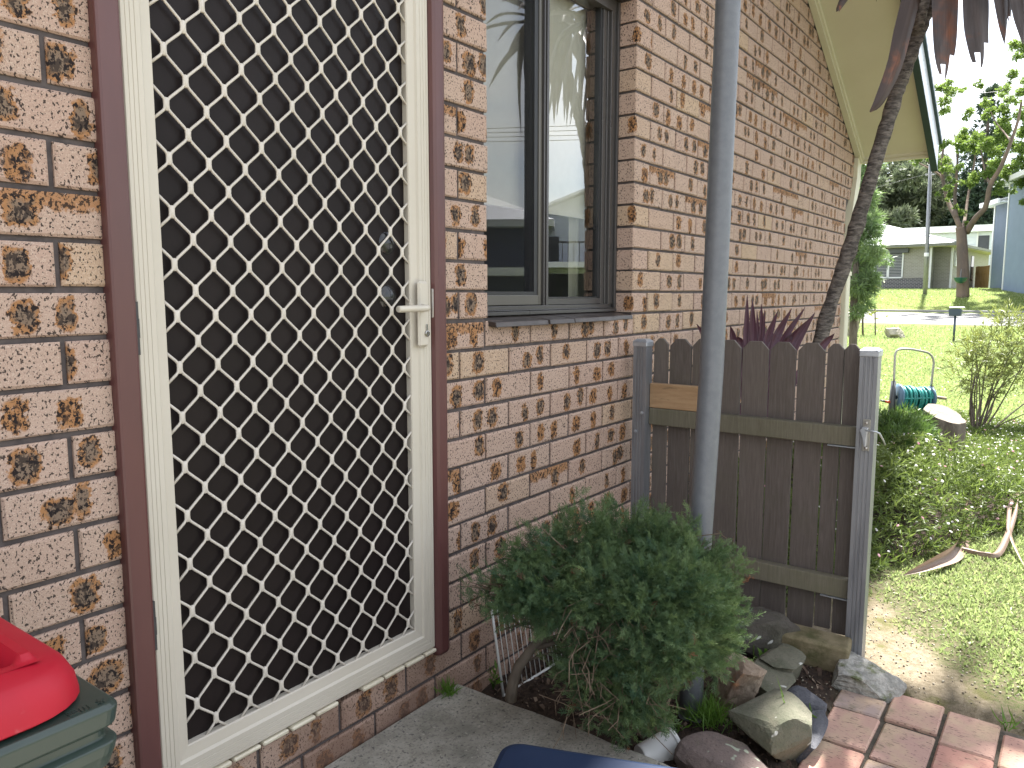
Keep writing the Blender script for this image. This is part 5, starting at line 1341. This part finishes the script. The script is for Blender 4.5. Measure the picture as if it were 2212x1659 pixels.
# timber boundary fence beyond it
tf_ = empty('paling_fence', ax_(2124,622,60), 'fresh orange timber paling fence between the bungalow and the blue house', 'fence')
A, B = np.array(ax_(2105,620,60)), np.array(ax_(2146,620,57.5))
for k in range(14):
    a, b = A+(B-A)*(k/14), A+(B-A)*((k+.93)/14); mb = MB(); dz = random.uniform(-.02,.02)
    V = []
    for z in (.45, 2.02+dz):
        for p, o_ in ((a,0),(b,0),(b,.05),(a,.05)): V.append((p[0]+o_, p[1], z))
    mb.add(V, [(0,3,2,1),(4,5,6,7),(0,1,5,4),(1,2,6,5),(2,3,7,6),(3,0,4,7)]); mb.build('paling', M['palings'], tf_)
mb = MB(); mb.tube([A+[.1,0,.9],B+[.1,0,.9]], .04, 6); mb.build('rail', M['palings'], tf_)
# white flat roofed house behind
A, B = np.array(ax_(1985,590,76)), np.array(ax_(2150,590,74)); v_ = np.array([-(B-A)[1], (B-A)[0]])
f2_ = Fr(B, (B[1]-A[1] > 0 and v_ or -v_) if False else (1.0,.03)); wd = np.linalg.norm((A-B)[:2])
wh = empty('white_house', B, 'white boarded house with a flat roof behind the gum tree', 'house')
mb = MB(); f2_.box(mb,0,wd,0,9,.5,5.3); mb.build('wall', M['whitewall'], wh)
for k in range(14):
    mb = MB(); f2_.box(mb,-.02,wd+.02,-.045,-.005,1.0+.3*k,1.0+.3*k+.27); mb.build('weatherboard', M['whitewall'], wh)
mb = MB(); f2_.box(mb,-.5,wd+.6,-.7,9.5,5.32,5.85); mb.build('roof', M['white'], wh)
uw = float((np.array(ax_(2127,540,75))-f2_.O)@f2_.u)
mb = MB(); f2_.box(mb,uw-.35,uw+.45,-.08,-.046,2.1,5.0); mb.build('window', M['darkglass'], wh)
mb = MB(); f2_.box(mb,uw+.46,uw+.56,-.15,-.046,.6,5.3); mb.build('downpipe', M['white'], wh)
# blue two storey house at the right
bh = empty('blue_house', atd(2180,632,41), 'two storey blue rendered house with white gutters at the right edge', 'house')
def blue(P1, P2, depth, z0, z1, mat, name, eave=.55, slope_=.25):
    P1, P2 = np.array(P1), np.array(P2); d = (P1-P2)[:2]; L_ = np.linalg.norm(d); f_ = Fr(P2, (1,0)); f_.u = np.array([*(d/L_),0]); f_.v = np.array([f_.u[1],-f_.u[0],0])
    if f_.v @ np.array([*_R[:2],0]) < 0: f_.v = -f_.v
    mb = MB(); f_.box(mb,0,L_,0,depth,z0,z1); mb.build(name, mat, bh)
    mb = MB(); f_.box(mb,-.1,L_+eave,-eave,depth,z1,z1+.06); mb.build('eave_lining', M['whitewall'], bh)
    mb = MB(); f_.box(mb,-.1,L_+eave+.1,-eave-.12,-eave,z1-.06,z1+.2); f_.box(mb,L_+eave,L_+eave+.1,-eave,depth,z1-.06,z1+.2); mb.build('gutter', M['white'], bh)
    mb = MB(); V = [f_.p(-.1,-eave-.05,z1+.16),f_.p(L_+eave,-eave-.05,z1+.16),f_.p(L_+eave,depth,z1+.16+slope_*depth),f_.p(-.1,depth,z1+.16+slope_*depth)]; V += [(a,b,c-.08) for a,b,c in V]
    mb.add(V, [(0,1,2,3),(7,6,5,4),(0,4,5,1),(1,5,6,2),(2,6,7,3),(3,7,4,0)]); mb.build('roof', M['whiteroof'], bh)
    mb = MB(); f_.box(mb,L_-.02,L_+.12,-.04,.12,z0,z1); mb.build('corner_trim', M['white'], bh)
    return f_
blue(atd(2138,625,46), atd(2168,626,44), 6, .1, 5.35, M['bluedark'], 'bay_wall')
f3 = blue(atd(2166,629,42.5), atd(2330,640,33), 8, -.4, 6.1, M['bluewall'], 'main_wall')

# ------------------------------------------------------------------ lamp post, wires
lp = ax_(1998,637,45.5)
lpo = empty('lamp_post', (lp[0],lp[1],float(tz(lp[0]))), 'slim grey street pole leaning beside the bungalow', 'pole')
tp = ax_(2010,355,46.0); pz = float(tz(lp[0]))
mb = MB(); mb.tube([(lp[0],lp[1],pz-.1),((lp[0]+tp[0])/2,(lp[1]+tp[1])/2,(pz+tp[2])/2),tuple(tp)], [.115,.10,.085], 12); mb.build('pole', M['gal'], lpo, smooth=True)
mb = MB(); mb.box((tp[0]-.1,tp[1]-.22,tp[2]-.55),(tp[0]+.1,tp[1]+.22,tp[2]-.48)); mb.build('crossarm', M['gal'], lpo)
mb = MB(); c_ = np.array(lp)+(np.array(tp)-np.array(lp))*.31; mb.lathe([(.12,-.10),(.125,-.08),(.125,.08),(.12,.10)], c_, (0,0,1), 12); mb.build('band', M['white'], lpo, smooth=True)
M['wire'] = surf('power_cable', (.16,.16,.165), (.14,.14,.145), 2, .5, bump=0)
def wire(a, b, sag, label):
    a, b = np.array(a), np.array(b); t = np.linspace(0,1,24); P = a+(b-a)*t[:,None]; P[:,2] -= sag*4*t*(1-t)
    mb = MB(); mb.tube(P, .012, 5); tag(mb.build('power_line', M['wire'], smooth=True), label, 'cable')
wire(tp+np.array([0,.2,-.5]), atd(1500,470,60), .4, 'single sagging power line running left from the slim street pole')
d_ = atd(2300,176,36)-atd(1960,212,44)
wire(atd(1960,212,44), atd(2300,176,36), .15, 'upper power line crossing the pale sky above the gum tree leaves')
wire(atd(1960,222,44), atd(2300,190,36), .15, 'lower power line crossing the pale sky above the gum tree leaves')

# ================================================================== trees
def crown(e, clumps, N, T, L, mat, seed, flat=.85, inner=.2, up=.1, name='crown'):
    r = np.random.default_rng(seed); tot = sum(c[3]**2 for c in clumps); Ps, Ds, Rn = [], [], []
    for (cx,cy,cz,rad) in clumps:
        n = max(20, int(N*rad*rad/tot)); p, dd = shell((cx,cy,cz),(rad,rad,rad*flat),n,r,inner); Ps.append(p); Ds.append(dd+np.array([0,0,up])+r.normal(size=(n,3))*.7); Rn.append(np.clip(r.normal(r.uniform(.3,.6),.2,n),0,1))
    P, D = np.concatenate(Ps), np.concatenate(Ds); n = len(P)
    o = leaf_obj(name, T[0], T[1], P, rand_rot(n, r, dirs=D), L*r.uniform(.7,1.3,n), np.concatenate(Rn), M[mat], e); o['kind'] = 'stuff'; return o
M['gumleaf'] = leafmat('bright_tree_leaf', (.065,.130,.027), (.14,.215,.052), .45, .45, tcol=(.30,.40,.07))
M['darkconifer'] = leafmat('dark_conifer', (.032,.058,.036), (.065,.095,.056), .15, .6)  # leaf colours lifted a little in place of distance haze
M['pineleaf'] = leafmat('far_pine', (.095,.125,.070), (.17,.19,.115), .3, .6)  # distance haze and bloom painted in as a lighter leaf colour
M['callileaf'] = leafmat('bottlebrush_leaf', (.085,.145,.065), (.18,.235,.11), .35, .45, tcol=(.2,.32,.08))
CLUMP = multi(LEAF, 5, np.random.default_rng(7), 1.0, (.6,1.0), .05)
gx0 = 44.0; gb = ax_(2080,641,gx0); gd = float((np.array(gb)-CAM)@_F)
gum = empty('gum_tree', (gb[0],gb[1],float(tz(gx0))), 'large forked tree with reddish limbs and bright leaves across the road', 'tree')
gp_ = lambda px, py, dd=0: atd(px, py, gd+dd)
b0 = np.array(gb); b0[2] = float(tz(gx0))-.15
mb = MB(); mb.tube(bez([b0+[0,0,-.1],gp_(2080,600),gp_(2079,550),gp_(2077,510),gp_(2074,490)],16), np.linspace(.31,.215,16)*np.array([1.2]+[1]*15), 12); mb.build('trunk', M['barkred'], gum, smooth=True)
limbs = [([(2088,502),(2100,482,-.5),(2113,465,-1),(2130,446,-1.5),(2139,400,-2),(2160,365,-2.4),(2175,330,-2.8),(2186,300,-3),(2200,258,-3.2),(2207,215,-3.2)],.165,.05),
 ([(2076,500),(2067,474),(2050,440,1),(2041,410,1.4),(2037,388,1.6),(2035,350,1.8),(2040,300,2)],.14,.05),
 ([(2066,470),(2063,432,.5),(2066,380,.6),(2068,340,.7),(2062,290,.8)],.11,.035),
 ([(2037,392,1.6),(2030,378,2),(2005,362,2.5),(1985,352,3),(1966,337,3.5)],.07,.02),
 ([(2078,496),(2085,470,1.5),(2092,420,2.5),(2105,350,3),(2112,280,3)],.10,.03),
 ([(2184,305,-3),(2172,290,-2),(2150,262,-1),(2140,240,-1)],.05,.02),([(2139,400,-2),(2128,370,-1),(2120,330,0),(2118,290,0)],.06,.02)]
for pts, r0, r1 in limbs:
    mb = MB(); C = bez([gp_(*p) for p in pts], 20); mb.tube(C, np.linspace(r0, r1, 20), 9); mb.build('limb', M['barkred'], gum, smooth=True)
gcl = []
rg = np.random.default_rng(12)
def gc(px, py, r_, dd=0): c = gp_(px, py, dd+rg.normal()*1.2); gcl.append((*c, r_*gd/FPX))
for px, py, r_ in [(2150,300,30),(2110,330,28),(2180,270,26),(2205,330,30),(2170,350,26),(2090,300,22),(2060,350,20),(2040,310,18),(2130,380,22),(2200,390,24),(2210,240,24),(2150,225,18),(2185,200,20),(2100,250,18),(2055,205,22),(2030,240,10),(2080,195,10),(2205,170,20),(2120,180,8),(2030,355,14),(2010,345,12),(1985,345,10),(1965,338,9),(2095,395,16),(2060,400,10),(2075,455,9),(2088,488,7),(2160,400,18),(2240,300,34),(2250,200,34),(2260,380,26),(2240,90,30),(2230,430,16),(2035,190,14),(2000,330,8),(2040,420,9)]:
    gc(px, py, r_, -1.0 if px > 2120 else .8)
gcl = [(c[0]+rg.normal()*c[3]*.75, c[1]+rg.normal()*c[3]*.75, c[2]+rg.normal()*c[3]*.6, c[3]*rg.uniform(.3,.62)) for c in gcl for _ in range(5)]
crown(gum, gcl, 15000, CLUMP, .145, 'gumleaf', 12, .8, .0, -.2)
hb = empty('hanging_basket', gp_(2075,598,-.55), 'small green hanging basket fixed to the trunk of the forked tree', 'basket')
hc = gp_(2075,603,-.55)
mb = MB(); mb.lathe([(.0,-.22),(.13,-.20),(.26,-.08),(.31,.06),(.33,.08),(.30,.08),(.0,.04)], hc, (0,0,1), 20); mb.build('basket_bowl', surf('green_plastic', (.012,.09,.065),(.012,.08,.06),3,.4,bump=0), hb, smooth=True)
mb = MB(); mb.tube([hc+[-.3,0,.06],hc+[0,0,.5],hc+[.3,0,.06]], .012, 5); mb.build('basket_hanger', M['wire'], hb)
# dark conifer behind
cx_ = atd(2118,500,86); con = empty('conifer_tree', (cx_[0],cx_[1],float(tz(cx_[0]))), 'tall dark conifer standing behind the forked tree and blue house', 'tree')
base = np.array([cx_[0],cx_[1],float(tz(cx_[0]))]); top = atd(2132,215,86); top = np.array([base[0],base[1],top[2]])
mb = MB(); mb.tube([base-[0,0,.2],(base+top)/2,top], [.55,.34,.06], 9); mb.build('trunk', M['bark'], con, smooth=True)
cl = []; rc2 = np.random.default_rng(8)
for k in range(15):
    t = k/14; z = base[2]+1.5+(top[2]-base[2]-1.2)*t; R_ = 4.5*(1-t)**.75+.3
    for m_ in range(max(3, int(9*(1-t)))):
        a = m_*2.4+k*1.1; cl.append((base[0]+R_*.68*math.cos(a), base[1]+R_*.68*math.sin(a), z+rc2.normal()*.25, .42*R_+.25))
crown(con, cl, 6500, CLUMP, .70, 'darkconifer', 9, .5, .1, -.1)
# rounded pines on the skyline
PN = [(1905,440,92,5.6),(1945,425,96,6.6),(1985,432,98,6.0),(2022,452,100,4.9),(2052,470,97,4.2),(1872,470,88,4.8),(2190,470,90,6.5)]
PL = ['tall left pine on the skyline above the peak of the pale tiled roof', 'largest rounded pine on the skyline left of the slim street pole', 'rounded pine on the skyline directly behind the slim street pole', 'pine on the skyline between the slim street pole and the forked tree', 'smaller pine on the skyline partly behind the forked tree trunk', 'pine on the skyline mostly hidden behind the green bottlebrush', 'pine on the skyline hidden behind the blue house']
for i, (px, py, d, rad) in enumerate(PN):
    c = atd(px, py, d); zb_ = float(tz(c[0])); e = empty('pine_tree', (c[0],c[1],zb_), PL[i], 'tree', 'rounded pines on the skyline')
    r = np.random.default_rng(100+i)
    mb = MB(); mb.tube(bez([(c[0],c[1],zb_-.3),(c[0]+r.normal()*.4,c[1]+r.normal()*.4,(zb_+c[2])/2),tuple(c)],8), np.linspace(.45,.18,8), 8)
    for k in range(5): mb.tube([(c[0],c[1],zb_+(c[2]-zb_)*r.uniform(.4,.8)), c+r.normal(size=3)*rad*.45], [.16,.05], 6)
    mb.build('trunk', M['bark'], e, smooth=True)
    cl = [(*(c+np.array([r.normal()*.5,r.normal()*.55,r.normal()*.42])*rad), rad*r.uniform(.22,.40)) for k in range(15)]
    crown(e, cl, 2600, CLUMP, .85, 'pineleaf', 200+i, .8, .2, .2)
# bottlebrush beside the far corner of the brick wall
cb_ = atd(1848,705,10.5); cal = empty('bottlebrush_tree', (cb_[0],cb_[1],GZ), 'drooping green bottlebrush with a red flower past the end of the brick wall', 'tree')
ccl = []; rcb = np.random.default_rng(23)
for px, py, r_, dd in [(1865,430,26,0),(1890,470,24,.2),(1870,500,28,0),(1885,540,26,-.2),(1862,560,28,.1),(1880,600,26,0),(1858,620,28,0),(1868,655,20,.1),(1850,380,22,.2),(1868,350,16,.3),(1890,350,10,.3),(1840,450,30,.4),(1840,520,34,.4),(1835,600,34,.3),(1815,420,34,.6),(1820,350,30,.6),(1905,495,12,.1),(1912,560,10,0),(1845,670,18,0),(1890,620,14,0),(1850,335,14,.3),(1908,352,7,.3)]:
    px = px - max(0, px-1872)*.30 + rcb.normal()*7; r_ = r_*rcb.uniform(.55,.95)
    c = atd(px, py, 10.5+dd*1.5); ccl.append((*c, r_*10.5/FPX))
LONG = multi(LANCE, 6, np.random.default_rng(17), .7, (.7,1.0), .12)
crown(cal, ccl, 3000, LONG, .10, 'callileaf', 14, 1.0, .0, -.45)
mb = MB(); mb.tube(bez([(cb_[0],cb_[1],GZ-.05),atd(1845,640,10.6),atd(1850,560,10.7),atd(1845,470,10.9),atd(1850,400,11)],14), np.linspace(.06,.02,14), 8)
for c in ccl[::2]: mb.tube([atd(1847,580,10.7), (np.array(c[:3])+np.array(atd(1850,520,10.8)))/2+[0,0,.05], np.array(c[:3])], [.02,.012,.006], 5)
mb.build('trunk', M['bark'], cal, smooth=True)
fc = atd(1903,343,10.9); r = np.random.default_rng(2); n = 160
M['redflower'] = leafmat('red_flower', (.62,.03,.03), (.75,.07,.05), .2, .6)
leaf_obj('flower', LANCE[0], LANCE[1], fc+r.normal(size=(n,3))*[.018,.018,.012], rand_rot(n, r), r.uniform(.025,.05,n), r.random(n), M['redflower'], cal)

# ================================================================== the open side of the yard, seen in the window glass
mb = MB(); mb.box((3.0,-16,GZ-.1),(21,-3.2,GZ+.012)); mb.build('driveway', M['asphalt'])['kind'] = 'structure'
n2 = np.array([-.845,.534]); t2 = np.array([.534,.845])
def facing(P): f_ = Fr((P[0],P[1]), (1,0)); f_.v = np.array([*(-n2),0]); f_.u = np.array([*t2,0]); return f_
P = np.array([29.9,-17.4]); f5 = facing(P)
nh = empty('balcony_house', (P[0],P[1],GZ), 'white gabled neighbour house with a balcony reflected in the window', 'house')
mb = MB(); f5.box(mb,-5,5,0,9,GZ-.2,3.0); mb.add([f5.p(-5,0,3.0),f5.p(5,0,3.0),f5.p(0,0,4.85),f5.p(-5,9,3.0),f5.p(5,9,3.0),f5.p(0,9,4.85)], [(0,1,2),(5,4,3)]); mb.build('wall', M['whitewall'], nh)
mb = MB()
for s_ in (-1,1): mb.add([f5.p(s_*5.9,-.8,2.72),f5.p(0,-.8,5.0),f5.p(0,9.6,5.0),f5.p(s_*5.9,9.6,2.72),f5.p(s_*5.9,-.8,2.62),f5.p(0,-.8,4.88),f5.p(0,9.6,4.88),f5.p(s_*5.9,9.6,2.62)], [(0,1,2,3),(7,6,5,4),(0,4,5,1),(3,2,6,7),(0,3,7,4)])
mb.build('roof', M['whiteroof'], nh)
mb = MB(); f5.box(mb,-5.2,5.2,-1.8,0,1.35,1.6); mb.build('balcony_slab', M['white'], nh)
for k in range(41):
    mb = MB(); u = -5.1+k*.255; f5.box(mb,u-.015,u+.015,-1.75,-1.72,1.6,2.45); mb.build('baluster', M['hinge'], nh)
mb = MB(); f5.box(mb,-5.15,5.15,-1.78,-1.69,2.45,2.52); mb.build('handrail', M['hinge'], nh)
for a, b, c, d in ((-4,-1.2,1.7,2.85),(.4,2.6,1.7,2.85),(-4.4,1.6,GZ,1.1)):
    mb = MB(); f5.box(mb,a,b,-.03,.02,c,d); mb.build('window' if d > 2 else 'garage_door', M['darkglass'], nh)
P = np.array([24.5,-22.5]); f6 = facing(P)
ng = empty('navy_house', (P[0],P[1],GZ), 'dark navy neighbour house with a pale roof reflected in the window', 'house')
mb = MB(); f6.box(mb,-7,5,0,9,GZ-.2,3.1); mb.build('wall', surf('navy_wall', (.035,.045,.07),(.03,.04,.065),2,.7,bump=0), ng)
mb = MB(); f6.box(mb,-7.8,5.8,-.9,9.6,3.12,3.4); V = [f6.p(-7.8,-.9,3.42),f6.p(5.8,-.9,3.42),f6.p(5.8,9.6,3.42),f6.p(-7.8,9.6,3.42),f6.p(-4,4,5.2),f6.p(2,4,5.2)]; mb.add(V, [(0,1,5,4),(1,2,5),(2,3,4,5),(3,0,4)]); mb.build('roof', M['whiteroof'], ng)
mb = MB(); f6.box(mb,-7.2,5.2,-1.6,0,.95,1.3); mb.build('balcony_slab', M['white'], ng)
for a, b in ((-5,-3),(-1,1.6)):
    mb = MB(); f6.box(mb,a,b,-.04,.02,1.6,2.8); mb.build('window', M['darkglass'], ng)
for k in range(4):
    def mp(px, py, d): q_ = atd(px, py, d); q_[1] = .24-q_[1]; return q_
    a, b = mp(1050,270+9.5*k,22), mp(1300,262+10.5*k,22); dd_ = (b-a)*2.2
    wire(a-dd_, b+dd_, .1, ['topmost','second','third','lowest'][k] + ' of the four street cables reflected in the window')
